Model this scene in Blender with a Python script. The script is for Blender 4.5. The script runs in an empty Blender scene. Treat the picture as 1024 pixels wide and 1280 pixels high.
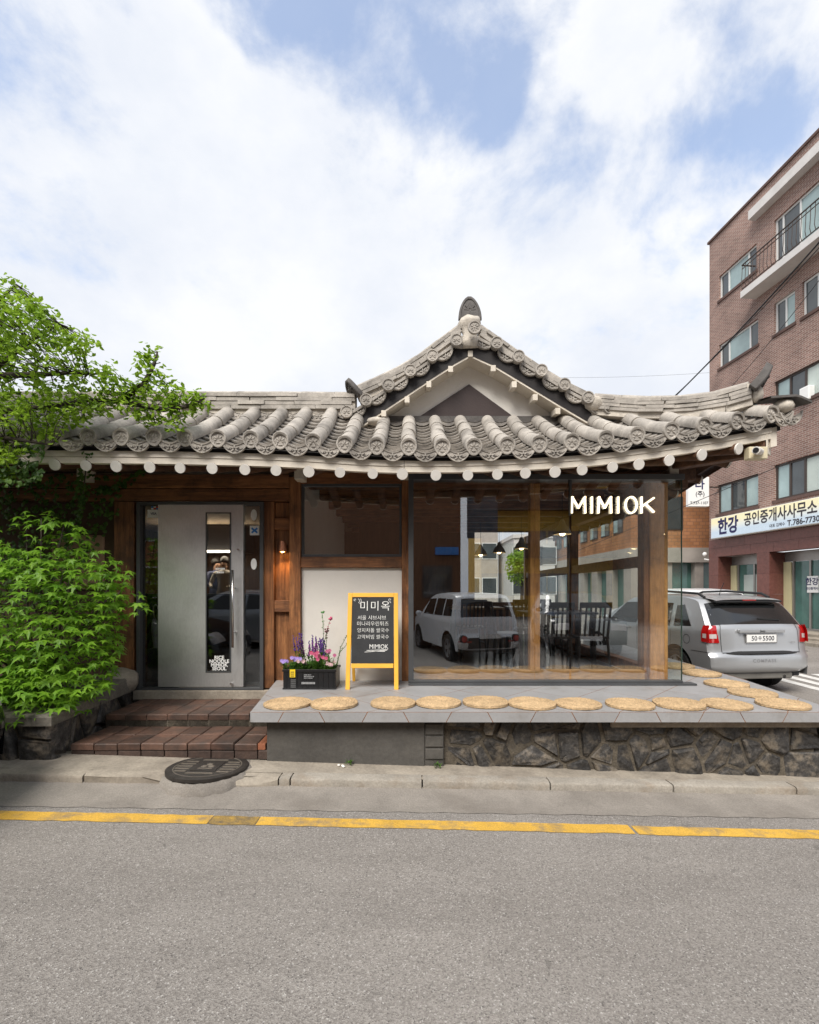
import bpy, math, random
from mathutils import Vector, Matrix
random.seed(7)
SC = bpy.context.scene
COL = SC.collection
R = math.radians
F, CX, HY, EYE = 600.0, 512.0, 737.0, 1.55     # focal length in photo pixels, horizon row, eye height

# ---------------------------------------------------------------- camera, sky, sun, exposure
cd = bpy.data.cameras.new('camera'); cam = bpy.data.objects.new('camera', cd); COL.objects.link(cam)
cam.location = (0, 0, EYE); cam.rotation_euler = (R(90), 0, 0)
cd.sensor_fit = 'HORIZONTAL'; cd.sensor_width = 36; cd.lens = F / 1024 * 36
cd.shift_x = 0.0; cd.shift_y = (HY - 640) / 1024
cd.clip_start = 0.05; cd.clip_end = 2000
SC.camera = cam
SUN_EL, SUN_AZ = 50, 203          # degrees; azimuth clockwise from +Y
wd = bpy.data.worlds.new('World'); SC.world = wd; wd.use_nodes = True
def build_world():
    nt = wd.node_tree; nt.nodes.clear(); N = nt.nodes.new; L = nt.links.new
    out = N('ShaderNodeOutputWorld')
    sky = N('ShaderNodeTexSky'); sky.sky_type = 'NISHITA'; sky.sun_disc = False
    sky.sun_elevation = R(SUN_EL); sky.sun_rotation = R(SUN_AZ); sky.air_density = 1.0; sky.dust_density = .3; sky.ozone_density = 1.3
    b1 = N('ShaderNodeBackground'); L(sky.outputs[0], b1.inputs[0]); b1.inputs[1].default_value = 0.15
    b2 = N('ShaderNodeBackground'); b2.inputs[1].default_value = 0.535
    tc = N('ShaderNodeTexCoord')
    nz = N('ShaderNodeTexNoise'); nz.inputs['Scale'].default_value = 2.6; nz.inputs['Detail'].default_value = 13
    nz.inputs['Roughness'].default_value = 0.63; nz.inputs['Distortion'].default_value = 0.25
    mp = N('ShaderNodeMapping'); mp.inputs['Location'].default_value = (3.1, 0.4, 1.7); mp.inputs['Scale'].default_value = (1, 1, 1.5)
    L(tc.outputs['Generated'], mp.inputs[0]); L(mp.outputs[0], nz.inputs[0])
    acc = nz.outputs['Fac']
    n2 = N('ShaderNodeTexNoise'); n2.inputs['Scale'].default_value = 3.4; n2.inputs['Detail'].default_value = 8; n2.inputs['Roughness'].default_value = .6; L(mp.outputs[0], n2.inputs[0])
    cr = N('ShaderNodeMapRange'); cr.inputs[1].default_value = .36; cr.inputs[2].default_value = .62; L(n2.outputs['Fac'], cr.inputs[0])
    cm = N('ShaderNodeMix'); cm.data_type = 'RGBA'; cm.inputs[6].default_value = (.80, .84, .92, 1); cm.inputs[7].default_value = (.94, .955, .985, 1); L(cr.outputs[0], cm.inputs[0]); L(cm.outputs[2], b2.inputs[0])
    def math2(op, a, b):
        m = N('ShaderNodeMath'); m.operation = op
        for i, q in enumerate((a, b)):
            if isinstance(q, (int, float)): m.inputs[i].default_value = q
            else: L(q, m.inputs[i])
        return m.outputs[0]
    sx = N('ShaderNodeSeparateXYZ'); L(tc.outputs['Generated'], sx.inputs[0])
    # thicker cloud towards the horizon all the way round
    acc = math2('ADD', math2('MULTIPLY', math2('SUBTRACT', acc, .5), 1.45), .5)
    low = math2('MULTIPLY', math2('MAXIMUM', math2('SUBTRACT', 0.62, sx.outputs[2]), 0.0), 0.75)
    acc = math2('ADD', acc, low)
    # openings in the cloud (directions in the sky), some in view, others around the dome
    holes = [(-.05, 1, 1.04, .13, .17), (-.20, 1, 1.18, .13, .18), (-.34, 1, 1.22, .08, .12), (.13, 1, .99, .11, .22), (.16, 1, 1.10, .10, .13), (.30, 1, .87, .09, .18), (.48, 1, .84, .10, .20), (.61, 1, .82, .11, .22),
             (.73, 1, .91, .13, .24), (.76, 1, 1.09, .15, .24), (.60, 1, 1.16, .10, .18), (.38, 1, 1.04, .16, -.16), (-.5, 1, .9, .3, -.1), (.1, 1, 1.5, .2, .2),
             (1.0, -.3, .7, .25, .2), (-.9, -.5, .8, .25, .2), (.2, -1, .9, .25, .2), (-.6, -1, .7, .2, .2), (-1, .4, .9, .25, .2)]
    wn = N('ShaderNodeTexNoise'); wn.inputs['Scale'].default_value = 5; wn.inputs['Detail'].default_value = 5; L(tc.outputs['Generated'], wn.inputs[0])
    wv = N('ShaderNodeVectorMath'); wv.operation = 'SUBTRACT'; L(wn.outputs['Color'], wv.inputs[0]); wv.inputs[1].default_value = (.5, .5, .5)
    wp = N('ShaderNodeVectorMath'); wp.operation = 'MULTIPLY_ADD'; L(wv.outputs[0], wp.inputs[0]); wp.inputs[1].default_value = (.34, .34, .34); L(tc.outputs['Generated'], wp.inputs[2])
    for hx, hy, hz, rad, dep in holes:
        d = Vector((hx, hy, hz)).normalized()
        dp = N('ShaderNodeVectorMath'); dp.operation = 'DISTANCE'; L(wp.outputs[0], dp.inputs[0]); dp.inputs[1].default_value = d
        mr = N('ShaderNodeMapRange'); mr.interpolation_type = 'SMOOTHSTEP'
        mr.inputs['From Min'].default_value = 0; mr.inputs['From Max'].default_value = rad
        mr.inputs['To Min'].default_value = dep; mr.inputs['To Max'].default_value = 0
        L(dp.outputs['Value'], mr.inputs[0]); acc = math2('SUBTRACT', acc, mr.outputs[0])
    rp = N('ShaderNodeMapRange'); rp.interpolation_type = 'SMOOTHSTEP'
    rp.inputs['From Min'].default_value = 0.20; rp.inputs['From Max'].default_value = 0.54
    rp.inputs['To Min'].default_value = 0.27; rp.inputs['To Max'].default_value = 1.0
    L(acc, rp.inputs[0])
    mx = N('ShaderNodeMixShader'); L(rp.outputs[0], mx.inputs[0]); L(b1.outputs[0], mx.inputs[1]); L(b2.outputs[0], mx.inputs[2])
    L(mx.outputs[0], out.inputs[0])
build_world()
sd = bpy.data.lights.new('sun', 'SUN'); sun = bpy.data.objects.new('sun', sd); COL.objects.link(sun)
sd.energy = 2.4; sd.angle = R(30); sd.color = (1, 0.95, 0.88)
sdir = Vector((math.sin(R(SUN_AZ)) * math.cos(R(SUN_EL)), math.cos(R(SUN_AZ)) * math.cos(R(SUN_EL)), math.sin(R(SUN_EL))))
sun.rotation_euler = sdir.to_track_quat('Z', 'Y').to_euler(); sun.location = sdir * 40
SC.view_settings.view_transform = 'Standard'; SC.view_settings.look = 'None'
SC.view_settings.exposure = 0.98; SC.view_settings.gamma = 1
SC.render.engine = 'CYCLES'
SC.cycles.max_bounces = 8; SC.cycles.transparent_max_bounces = 24; SC.cycles.use_denoising = True
SC.cycles.caustics_reflective = False; SC.cycles.caustics_refractive = False; SC.cycles.sample_clamp_indirect = 6

# ---------------------------------------------------------------- helpers
def W(px, py, Y):                      # photo pixel at depth Y -> world point
    return Vector(((px - CX) / F * Y, Y, EYE + (HY - py) / F * Y))
def S(r, g, b):
    return tuple((c / 255 / 12.92 if c <= 10 else ((c / 255 + .055) / 1.055) ** 2.4) for c in (r, g, b))
def lerp(a, b, t): return a + (b - a) * t
def interp(tab, x):
    if x <= tab[0][0]: return tab[0][1]
    for (a, b), (c, d) in zip(tab, tab[1:]):
        if x <= c: return lerp(b, d, (x - a) / (c - a))
    return tab[-1][1]
def sstep(a, b, x):
    t = min(1, max(0, (x - a) / (b - a))); return t * t * (3 - 2 * t)

class MB:
    def __init__(s): s.v = []; s.f = []
    def add(s, v, f):
        n = len(s.v); s.v += [Vector(q) for q in v]; s.f += [tuple(i + n for i in q) for q in f]; return s
    def box(s, x0, x1, y0, y1, z0, z1):
        return s.add([(x0,y0,z0),(x1,y0,z0),(x1,y1,z0),(x0,y1,z0),(x0,y0,z1),(x1,y0,z1),(x1,y1,z1),(x0,y1,z1)],
                     [(3,2,1,0),(4,5,6,7),(0,1,5,4),(1,2,6,5),(2,3,7,6),(3,0,4,7)])
    def obox(s, c, ax, ay, az):         # centre and three half-axis vectors
        c, ax, ay, az = Vector(c), Vector(ax), Vector(ay), Vector(az)
        return s.add([c-ax-ay-az, c+ax-ay-az, c+ax+ay-az, c-ax+ay-az, c-ax-ay+az, c+ax-ay+az, c+ax+ay+az, c-ax+ay+az],
                     [(3,2,1,0),(4,5,6,7),(0,1,5,4),(1,2,6,5),(2,3,7,6),(3,0,4,7)])
    def bar(s, p, q, w, h, up=(0, 0, 1)):   # beam from p to q, width w, height h
        p, q = Vector(p), Vector(q); d = q - p; t = d.normalized(); u = Vector(up)
        sd = t.cross(u)
        if sd.length < 1e-4: sd = t.cross(Vector((0, 1, 0)))
        sd.normalize(); u2 = sd.cross(t)
        return s.obox((p + q) / 2, d / 2, sd * w / 2 * -1, u2 * h / 2)
    def tube(s, path, rad, n=8, caps=True):
        path = [Vector(p) for p in path]
        if not isinstance(rad, (list, tuple)): rad = [rad] * len(path)
        base = len(s.v); ref = None
        for i, p in enumerate(path):
            t = (path[min(i + 1, len(path) - 1)] - path[max(i - 1, 0)]).normalized()
            if ref is None: ref = Vector((0, 0, 1)) if abs(t.z) < .9 else Vector((1, 0, 0))
            a = t.cross(ref).normalized(); b = a.cross(t); ref = b
            for k in range(n):
                an = 2 * math.pi * k / n
                s.v.append(p + (a * math.cos(an) + b * math.sin(an)) * rad[i])
        for i in range(len(path) - 1):
            for k in range(n):
                a0 = base + i * n + k; a1 = base + i * n + (k + 1) % n
                s.f.append((a0, a1, a1 + n, a0 + n))
        if caps:
            s.f.append(tuple(base + k for k in reversed(range(n)))); e = base + (len(path) - 1) * n
            s.f.append(tuple(e + k for k in range(n)))
        return s
    def lathe(s, prof, n=24, M=None):      # prof [(r,z)] round z
        base = len(s.v)
        for r, z in prof:
            for k in range(n):
                a = 2 * math.pi * k / n; p = Vector((r * math.cos(a), r * math.sin(a), z)); s.v.append(M @ p if M else p)
        for i in range(len(prof) - 1):
            for k in range(n):
                a0 = base + i * n + k; a1 = base + i * n + (k + 1) % n
                s.f.append((a0, a1, a1 + n, a0 + n))
        return s
    def grid(s, fn, nu, nv, flip=False):
        base = len(s.v)
        for i in range(nu + 1):
            for j in range(nv + 1): s.v.append(Vector(fn(i / nu, j / nv)))
        for i in range(nu):
            for j in range(nv):
                a = base + i * (nv + 1) + j; q = (a, a + nv + 1, a + nv + 2, a + 1)
                s.f.append(q[::-1] if flip else q)
        return s
    def prism(s, poly, fn, d0, d1):        # convex polygon (u,v) mapped by fn(u,v,d)
        n = len(poly); v = [fn(u, w, d0) for u, w in poly] + [fn(u, w, d1) for u, w in poly]
        f = [tuple(range(n))[::-1], tuple(range(n, 2 * n))] + [(i, (i + 1) % n, n + (i + 1) % n, n + i) for i in range(n)]
        return s.add(v, f)
    def ball(s, c, r, n=10, m=6):
        c = Vector(c); rx, ry, rz = (r, r, r) if not isinstance(r, (tuple, list)) else r
        base = len(s.v)
        for i in range(m + 1):
            t = math.pi * i / m
            for k in range(n):
                a = 2 * math.pi * k / n
                s.v.append(c + Vector((rx * math.sin(t) * math.cos(a), ry * math.sin(t) * math.sin(a), rz * math.cos(t))))
        for i in range(m):
            for k in range(n):
                a0 = base + i * n + k; a1 = base + i * n + (k + 1) % n
                s.f.append((a0, a0 + n, a1 + n, a1))
        return s
    def mesh(s, name, mat, org=Vector((0, 0, 0)), smooth=False):
        me = bpy.data.meshes.new(name); me.from_pydata([v - org for v in s.v], [], s.f)
        if mat: me.materials.append(mat)
        if smooth:
            for p in me.polygons: p.use_smooth = True
            if smooth != 'full': me.set_sharp_from_angle(angle=R(40))
        me.update(); return me
ORG = {}
def link(o, parent):
    COL.objects.link(o)
    if parent: o.parent = parent
def thing(name, label, cat, loc=(0, 0, 0), group=None, rot=0, local=False):
    o = bpy.data.objects.new(name, None); link(o, None); o.location = loc; o.rotation_euler = (0, 0, rot)
    o.empty_display_size = .1
    o['label'] = label; o['category'] = cat
    if group: o['group'] = group
    ORG[o.name] = Vector((0, 0, 0)) if local else Vector(loc)
    return o
def part(name, mb, mat, parent=None, smooth=False, bevel=0, label=None):
    org = ORG[parent.name] if parent else Vector((0, 0, 0))
    o = bpy.data.objects.new(name, mb.mesh(name, mat, org, smooth)); link(o, parent); ORG[o.name] = org
    if label: o['label'] = label
    if bevel:
        m = o.modifiers.new('bevel', 'BEVEL'); m.width = bevel; m.segments = 2; m.limit_method = 'ANGLE'; m.angle_limit = R(40)
    return o
def inst(name, me, mtx, parent):           # shared mesh, world matrix
    o = bpy.data.objects.new(name, me); link(o, parent)
    o.matrix_local = Matrix.Translation(-ORG[parent.name]) @ mtx; return o
def solo(name, mb, mat, label, cat, group=None, smooth=False, bevel=0):
    c = Vector((sum(v.x for v in mb.v) / len(mb.v), sum(v.y for v in mb.v) / len(mb.v), min(v.z for v in mb.v)))
    o = bpy.data.objects.new(name, mb.mesh(name, mat, c, smooth)); link(o, None); o.location = c; ORG[o.name] = c
    o['label'] = label; o['category'] = cat
    if group: o['group'] = group
    if bevel:
        m = o.modifiers.new('bevel', 'BEVEL'); m.width = bevel; m.segments = 2; m.limit_method = 'ANGLE'; m.angle_limit = R(40)
    return o
def struct(name, mb, mat, smooth=False):
    o = part(name, mb, mat, None, smooth); o['kind'] = 'structure'; return o
def frame(o, x, y, z=None):                # matrix from origin and x,y axes
    x = Vector(x).normalized(); y = Vector(y); z = x.cross(y).normalized(); y = z.cross(x)
    m = Matrix((x, y, z)).transposed().to_4x4(); m.translation = Vector(o); return m
def text(mb, s, size, fn, bold=0.0, align='CENTER', space=1.0, d=0.0, xs=1.0):
    cu = bpy.data.curves.new('tmp', 'FONT'); cu.body = s; cu.size = size; cu.align_x = align; cu.align_y = 'CENTER'
    cu.offset = bold; cu.space_character = space; cu.resolution_u = 3
    o = bpy.data.objects.new('tmp', cu); COL.objects.link(o); bpy.context.view_layer.update()
    me = o.to_mesh(); mb.add([fn(v.co.x * xs, v.co.y, d) for v in me.vertices], [tuple(p.vertices) for p in me.polygons])
    o.to_mesh_clear(); bpy.data.objects.remove(o); bpy.data.curves.remove(cu); return mb
def clip(poly, n, c):                       # keep n.p <= c
    out = []
    for i in range(len(poly)):
        a, b = poly[i], poly[(i + 1) % len(poly)]
        da, db = n[0] * a[0] + n[1] * a[1] - c, n[0] * b[0] + n[1] * b[1] - c
        if da <= 0: out.append(a)
        if (da < 0 < db) or (db < 0 < da):
            t = da / (da - db); out.append((lerp(a[0], b[0], t), lerp(a[1], b[1], t)))
    return out

# ---------------------------------------------------------------- materials
MATS = {}
def mat(name, col, rough=.7, *, metal=0, var=.18, scale=3.0, fine=0.0, fscale=60, bump=.15, bscale=40, stretch=(1, 1, 1), rnd=0, col2=None, emit=None, es=0,
        spec=.4, coat=0, trans=0, alpha=None, stain=None, sscale=1.0, samt=.5, spots=None, coord='world'):
    if name in MATS: return MATS[name]
    m = bpy.data.materials.new(name); m.use_nodes = True; MATS[name] = m
    nt = m.node_tree; N = nt.nodes.new; L = nt.links.new; bs = nt.nodes['Principled BSDF']
    bs.inputs['Roughness'].default_value = rough; bs.inputs['Metallic'].default_value = metal
    bs.inputs['Specular IOR Level'].default_value = spec; bs.inputs['Coat Weight'].default_value = coat
    if coord == 'world':
        ge = N('ShaderNodeNewGeometry'); src = ge.outputs['Position']
    else:
        ge = N('ShaderNodeTexCoord'); src = ge.outputs['Object']
    mp = N('ShaderNodeMapping'); mp.inputs['Scale'].default_value = stretch; L(src, mp.inputs[0])
    def noise(sc, det=5, ro=.6, vec=mp.outputs[0]):
        n = N('ShaderNodeTexNoise'); n.inputs['Scale'].default_value = sc; n.inputs['Detail'].default_value = det
        n.inputs['Roughness'].default_value = ro; L(vec, n.inputs[0]); return n.outputs['Fac']
    def mix(fac, a, b, typ='MIX'):
        x = N('ShaderNodeMix'); x.data_type = 'RGBA'; x.blend_type = typ; x.clamp_result = False
        for i, q in ((0, fac), (6, a), (7, b)):
            if isinstance(q, (int, float)): x.inputs[i].default_value = q
            elif isinstance(q, tuple): x.inputs[i].default_value = (*q[:3], 1)
            else: L(q, x.inputs[i])
        return x.outputs[2]
    def rng(v, a, b, c, d):
        r = N('ShaderNodeMapRange'); r.inputs[1].default_value = a; r.inputs[2].default_value = b
        r.inputs[3].default_value = c; r.inputs[4].default_value = d; L(v, r.inputs[0]); return r.outputs[0]
    c2 = col2 if col2 else tuple(min(1, c * (1 + var)) for c in col)
    c1 = col if col2 else tuple(c * (1 - var) for c in col)
    c = mix(rng(noise(scale), .3, .7, 0, 1), c1, c2)
    if fine: c = mix(1.0, c, mix(rng(noise(fscale, 3, .7), .3, .7, 0, 1), (1 - fine,) * 3, (1 + fine,) * 3), 'MULTIPLY')
    if stain:
        c = mix(rng(noise(sscale, 6, .65, src), .5, .68, 0, samt), c, stain)
    if spots:
        c = mix(rng(noise(spots[0], 2, .5, src), spots[1], spots[1] + .05, 0, spots[3]), c, spots[2])
    if rnd:
        oi = N('ShaderNodeObjectInfo'); v = rng(oi.outputs['Random'], 0, 1, 1 - rnd, 1 + rnd)
        cb = N('ShaderNodeCombineColor'); [L(v, cb.inputs[i]) for i in range(3)]
        c = mix(1.0, c, cb.outputs[0], 'MULTIPLY')
    L(c, bs.inputs['Base Color'])
    if bump:
        bp = N('ShaderNodeBump'); bp.inputs['Strength'].default_value = bump; bp.inputs['Distance'].default_value = .02
        L(noise(bscale, 6, .65), bp.inputs['Height']); L(bp.outputs[0], bs.inputs['Normal'])
    if emit:
        bs.inputs['Emission Color'].default_value = (*emit, 1); bs.inputs['Emission Strength'].default_value = es
    return m
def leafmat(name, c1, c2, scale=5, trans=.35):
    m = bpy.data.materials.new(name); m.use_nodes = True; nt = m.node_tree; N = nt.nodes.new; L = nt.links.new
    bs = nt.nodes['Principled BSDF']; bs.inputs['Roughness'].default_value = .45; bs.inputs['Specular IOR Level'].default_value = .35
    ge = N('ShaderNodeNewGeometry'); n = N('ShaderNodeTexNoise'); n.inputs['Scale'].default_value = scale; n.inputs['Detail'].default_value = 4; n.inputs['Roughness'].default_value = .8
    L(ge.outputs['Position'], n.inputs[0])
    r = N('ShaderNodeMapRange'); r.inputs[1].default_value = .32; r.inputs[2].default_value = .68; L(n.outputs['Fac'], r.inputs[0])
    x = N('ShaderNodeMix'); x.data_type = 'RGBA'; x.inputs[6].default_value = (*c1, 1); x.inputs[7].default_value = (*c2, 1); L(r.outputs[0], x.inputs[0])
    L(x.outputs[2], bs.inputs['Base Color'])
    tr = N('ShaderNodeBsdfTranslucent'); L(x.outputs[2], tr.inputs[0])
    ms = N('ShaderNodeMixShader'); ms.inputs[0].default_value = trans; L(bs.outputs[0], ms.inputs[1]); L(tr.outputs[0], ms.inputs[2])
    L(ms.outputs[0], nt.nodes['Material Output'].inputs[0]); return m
def glassmat(name, tint=(.9, .93, .92), base=.05, edge=.7, pw=4):
    m = bpy.data.materials.new(name); m.use_nodes = True; nt = m.node_tree; nt.nodes.clear(); N = nt.nodes.new; L = nt.links.new
    out = N('ShaderNodeOutputMaterial'); t = N('ShaderNodeBsdfTransparent'); t.inputs[0].default_value = (*tint, 1)
    g = N('ShaderNodeBsdfGlossy'); g.inputs['Roughness'].default_value = 0; g.inputs[0].default_value = (.95, .97, 1, 1)
    lw = N('ShaderNodeLayerWeight'); lw.inputs[0].default_value = .5
    p = N('ShaderNodeMath'); p.operation = 'POWER'; L(lw.outputs['Facing'], p.inputs[0]); p.inputs[1].default_value = pw
    r = N('ShaderNodeMapRange'); L(p.outputs[0], r.inputs[0]); r.inputs[3].default_value = base; r.inputs[4].default_value = edge
    x = N('ShaderNodeMixShader'); L(r.outputs[0], x.inputs[0]); L(t.outputs[0], x.inputs[1]); L(g.outputs[0], x.inputs[2]); L(x.outputs[0], out.inputs[0])
    return m
def brickmat(name, c1, c2, mortar, bw=.2, bh=.07, ms=.008, axis='xz', rough=.85):
    m = bpy.data.materials.new(name); m.use_nodes = True; nt = m.node_tree; N = nt.nodes.new; L = nt.links.new; bs = nt.nodes['Principled BSDF']
    tc = N('ShaderNodeTexCoord'); sp = N('ShaderNodeSeparateXYZ'); L(tc.outputs['Object'], sp.inputs[0]); cb = N('ShaderNodeCombineXYZ')
    ad = N('ShaderNodeMath'); ad.operation = 'ADD'; L(sp.outputs[0], ad.inputs[0]); L(sp.outputs[1], ad.inputs[1])
    L(ad.outputs[0], cb.inputs[0]); L(sp.outputs[2], cb.inputs[1])
    b = N('ShaderNodeTexBrick'); L(cb.outputs[0], b.inputs[0]); b.inputs['Color1'].default_value = (*c1, 1); b.inputs['Color2'].default_value = (*c2, 1); b.inputs['Mortar'].default_value = (*mortar, 1)
    b.inputs['Scale'].default_value = 1; b.inputs['Mortar Size'].default_value = ms; b.inputs['Brick Width'].default_value = bw; b.inputs['Row Height'].default_value = bh; b.inputs['Bias'].default_value = 0
    n = N('ShaderNodeTexNoise'); n.inputs['Scale'].default_value = .8; n.inputs['Detail'].default_value = 5; L(tc.outputs['Object'], n.inputs[0])
    r = N('ShaderNodeMapRange'); r.inputs[1].default_value = .3; r.inputs[2].default_value = .7; r.inputs[3].default_value = .75; r.inputs[4].default_value = 1.25; L(n.outputs['Fac'], r.inputs[0])
    cc = N('ShaderNodeCombineColor'); [L(r.outputs[0], cc.inputs[i]) for i in range(3)]
    x = N('ShaderNodeMix'); x.data_type = 'RGBA'; x.blend_type = 'MULTIPLY'; x.inputs[0].default_value = 1; L(b.outputs[0], x.inputs[6]); L(cc.outputs[0], x.inputs[7])
    L(x.outputs[2], bs.inputs['Base Color']); bs.inputs['Roughness'].default_value = rough
    bp = N('ShaderNodeBump'); bp.inputs['Strength'].default_value = .4; bp.inputs['Distance'].default_value = .01; bp.invert = True; L(b.outputs['Fac'], bp.inputs['Height']); L(bp.outputs[0], bs.inputs['Normal'])
    return m
M_tile = mat('roof_tile', (.385, .353, .312), .8, var=.2, scale=6, fine=.16, fscale=45, bump=.25, bscale=55, rnd=.14, stain=(.12, .108, .095), sscale=4, samt=.6)
M_pant = mat('pan_tile', (.27, .245, .215), .8, var=.22, scale=7, fine=.16, fscale=45, bump=.25, bscale=55, rnd=.16, stain=(.10, .09, .08), sscale=4, samt=.6)
M_tiledk = mat('dark_tile', (.10, .092, .086), .8, var=.25, scale=12, bump=.4, bscale=60)
M_mortar = mat('roof_mortar', (.55, .50, .43), .9, var=.2, scale=9, bump=.5, bscale=30, stain=(.25, .22, .18), sscale=6, samt=.5)
M_cream = mat('cream_paint', (.66, .60, .51), .65, var=.07, scale=4, fine=.05, bump=.1, stain=(.42, .36, .28), sscale=3, samt=.35)
M_white = mat('white_paint', (.74, .71, .66), .7, var=.06, scale=5, bump=.1, stain=(.5, .46, .4), sscale=8, samt=.3)
M_plaster = mat('plaster', (.72, .685, .63), .85, var=.05, scale=2.5, bump=.12, bscale=30)
M_black = mat('black_board', (.016, .013, .013), .6, var=.2, bump=.1)
M_brownbd = mat('brown_board', (.045, .03, .028), .6, var=.15, bump=.1)
wood_c = (.11, .040, .016); wood_c2 = (.33, .14, .052)
M_woodh = mat('wood_beam', wood_c, .55, col2=wood_c2, scale=2.2, stretch=(.7, 9, 9), fine=.35, fscale=9, bump=.35, bscale=14, stain=(.022, .010, .006), sscale=4, samt=.6, rnd=.12)
M_woodv = mat('wood_post', wood_c, .55, col2=(.33, .145, .055), scale=2.2, stretch=(9, 9, .7), fine=.35, fscale=9, bump=.35, bscale=14, stain=(.028, .014, .009), sscale=4, samt=.6, rnd=.12)
M_woodor = mat('orange_wood', (.42, .18, .05), .5, col2=(.62, .31, .11), scale=2.2, stretch=(9, 9, .8), fine=.25, fscale=9, bump=.25, bscale=14, stain=(.09, .04, .02), sscale=5, samt=.5)
M_woodorh = mat('orange_wood_sill', (.42, .21, .075), .5, col2=(.58, .33, .14), scale=2.2, stretch=(.8, 9, 9), fine=.25, fscale=9, bump=.25, stain=(.16, .12, .08), sscale=5, samt=.5)
M_rafter = mat('rafter_wood', (.05, .024, .014), .65, col2=(.14, .068, .036), scale=3, stretch=(9, .8, 9), fine=.3, fscale=9, bump=.3, rnd=.15)
M_steelfr = mat('dark_frame', (.085, .088, .092), .4, metal=.3, var=.15, bump=.05)
M_door = mat('brushed_steel', (.68, .68, .675), .36, metal=.8, var=.06, scale=1.2, stretch=(1, 1, .25), fine=.06, fscale=70, bump=.02, bscale=30, stain=(.3, .29, .28), sscale=3, samt=.25)
M_chrome = mat('steel', (.62, .61, .6), .22, metal=1, var=.05, bump=0)
M_slab = mat('grey_tile', (.30, .298, .30), .5, var=.08, scale=2.5, fine=.05, bump=.08, bscale=50, rnd=.05, stain=(.20, .18, .16), sscale=3.5, samt=.5)
M_rust = mat('rusty_joint', (.19, .075, .022), .9, var=.4, scale=9, bump=.2)
M_block = mat('dark_render', (.072, .067, .060), .8, var=.22, scale=3, fine=.15, fscale=30, bump=.3, bscale=18, stain=(.12, .11, .095), sscale=4, samt=.4)
M_stone = mat('dark_stone', (.024, .023, .023), .55, col2=(.080, .073, .066), scale=7, fine=.45, fscale=28, bump=1.0, bscale=13, rnd=.32, stain=(.22, .175, .12), sscale=7, samt=.6)
M_mort2 = mat('wall_mortar', (.105, .088, .066), .95, var=.4, scale=8, fine=.3, bump=.8, bscale=22, stain=(.05, .045, .04), sscale=5, samt=.7)
M_conc2 = mat('stained_concrete', (.16, .145, .12), .9, var=.3, scale=4, fine=.2, fscale=40, bump=.5, bscale=25, stain=(.08, .07, .058), sscale=3, samt=.7)
M_conc = mat('old_concrete', (.30, .262, .212), .9, var=.22, scale=4, fine=.15, fscale=40, bump=.45, bscale=25, stain=(.15, .125, .10), sscale=2.2, samt=.6)
M_kerb = mat('kerb_stone', (.29, .262, .222), .9, var=.18, scale=5, fine=.18, fscale=60, bump=.4, bscale=40, rnd=.07, stain=(.20, .14, .085), sscale=3, samt=.55)
M_gutter = mat('gutter_concrete', (.235, .212, .185), .9, var=.18, scale=3, fine=.2, fscale=90, bump=.35, bscale=60, stain=(.15, .13, .11), sscale=1.6, samt=.55)
M_brick = mat('step_brick', (.045, .031, .025), .6, col2=(.125, .066, .045), scale=7, fine=.2, fscale=30, bump=.25, bscale=30, rnd=.38, stain=(.05, .042, .036), sscale=5, samt=.6)
M_brickdk = mat('riser_brick', (.05, .034, .028), .7, col2=(.10, .062, .046), scale=9, fine=.2, bump=.3, rnd=.25)
M_straw = mat('straw', (.47, .33, .185), .8, var=.22, scale=18, fine=.25, fscale=70, bump=.4, bscale=90, rnd=.05)
M_yellowwood = mat('yellow_frame', (.80, .42, .05), .5, var=.07, scale=5, bump=.05)
M_chalkb = mat('chalkboard', (.022, .023, .025), .6, var=.25, scale=6, fine=.1, bump=.05)
M_chalk = mat('chalk', (.75, .75, .72), .9, var=.15, scale=40, bump=0)
M_blackpl = mat('black_plastic', (.010, .010, .011), .4, var=.1, bump=.05)
M_iron = mat('cast_iron', (.042, .037, .033), .5, metal=.3, var=.25, scale=12, bump=.3)
M_ironhi = mat('worn_iron', (.19, .165, .135), .5, metal=.4, var=.2, scale=12, bump=.2)
M_glass = glassmat('shop_glass', tint=(.96, .97, .965), base=.16, edge=.75)
M_glassside = glassmat('side_glass', tint=(.94, .965, .955), base=.025, edge=.3)
M_glassdoor = glassmat('door_glass', tint=(.78, .79, .79), base=.08, edge=.7)
M_paper = mat('white_print', (.8, .8, .78), .6, var=.02, bump=0)
M_ink = mat('dark_print', (.015, .015, .03), .6, var=.02, bump=0)
M_navy = mat('navy_print', (.02, .02, .09), .6, var=.02, bump=0)
M_red = mat('red_print', (.6, .03, .02), .5, var=.05, bump=0)
M_blue = mat('blue_print', (.04, .2, .55), .5, var=.05, bump=0)
M_yel = mat('yellow_print', (.8, .55, .02), .5, var=.05, bump=0)
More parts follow.
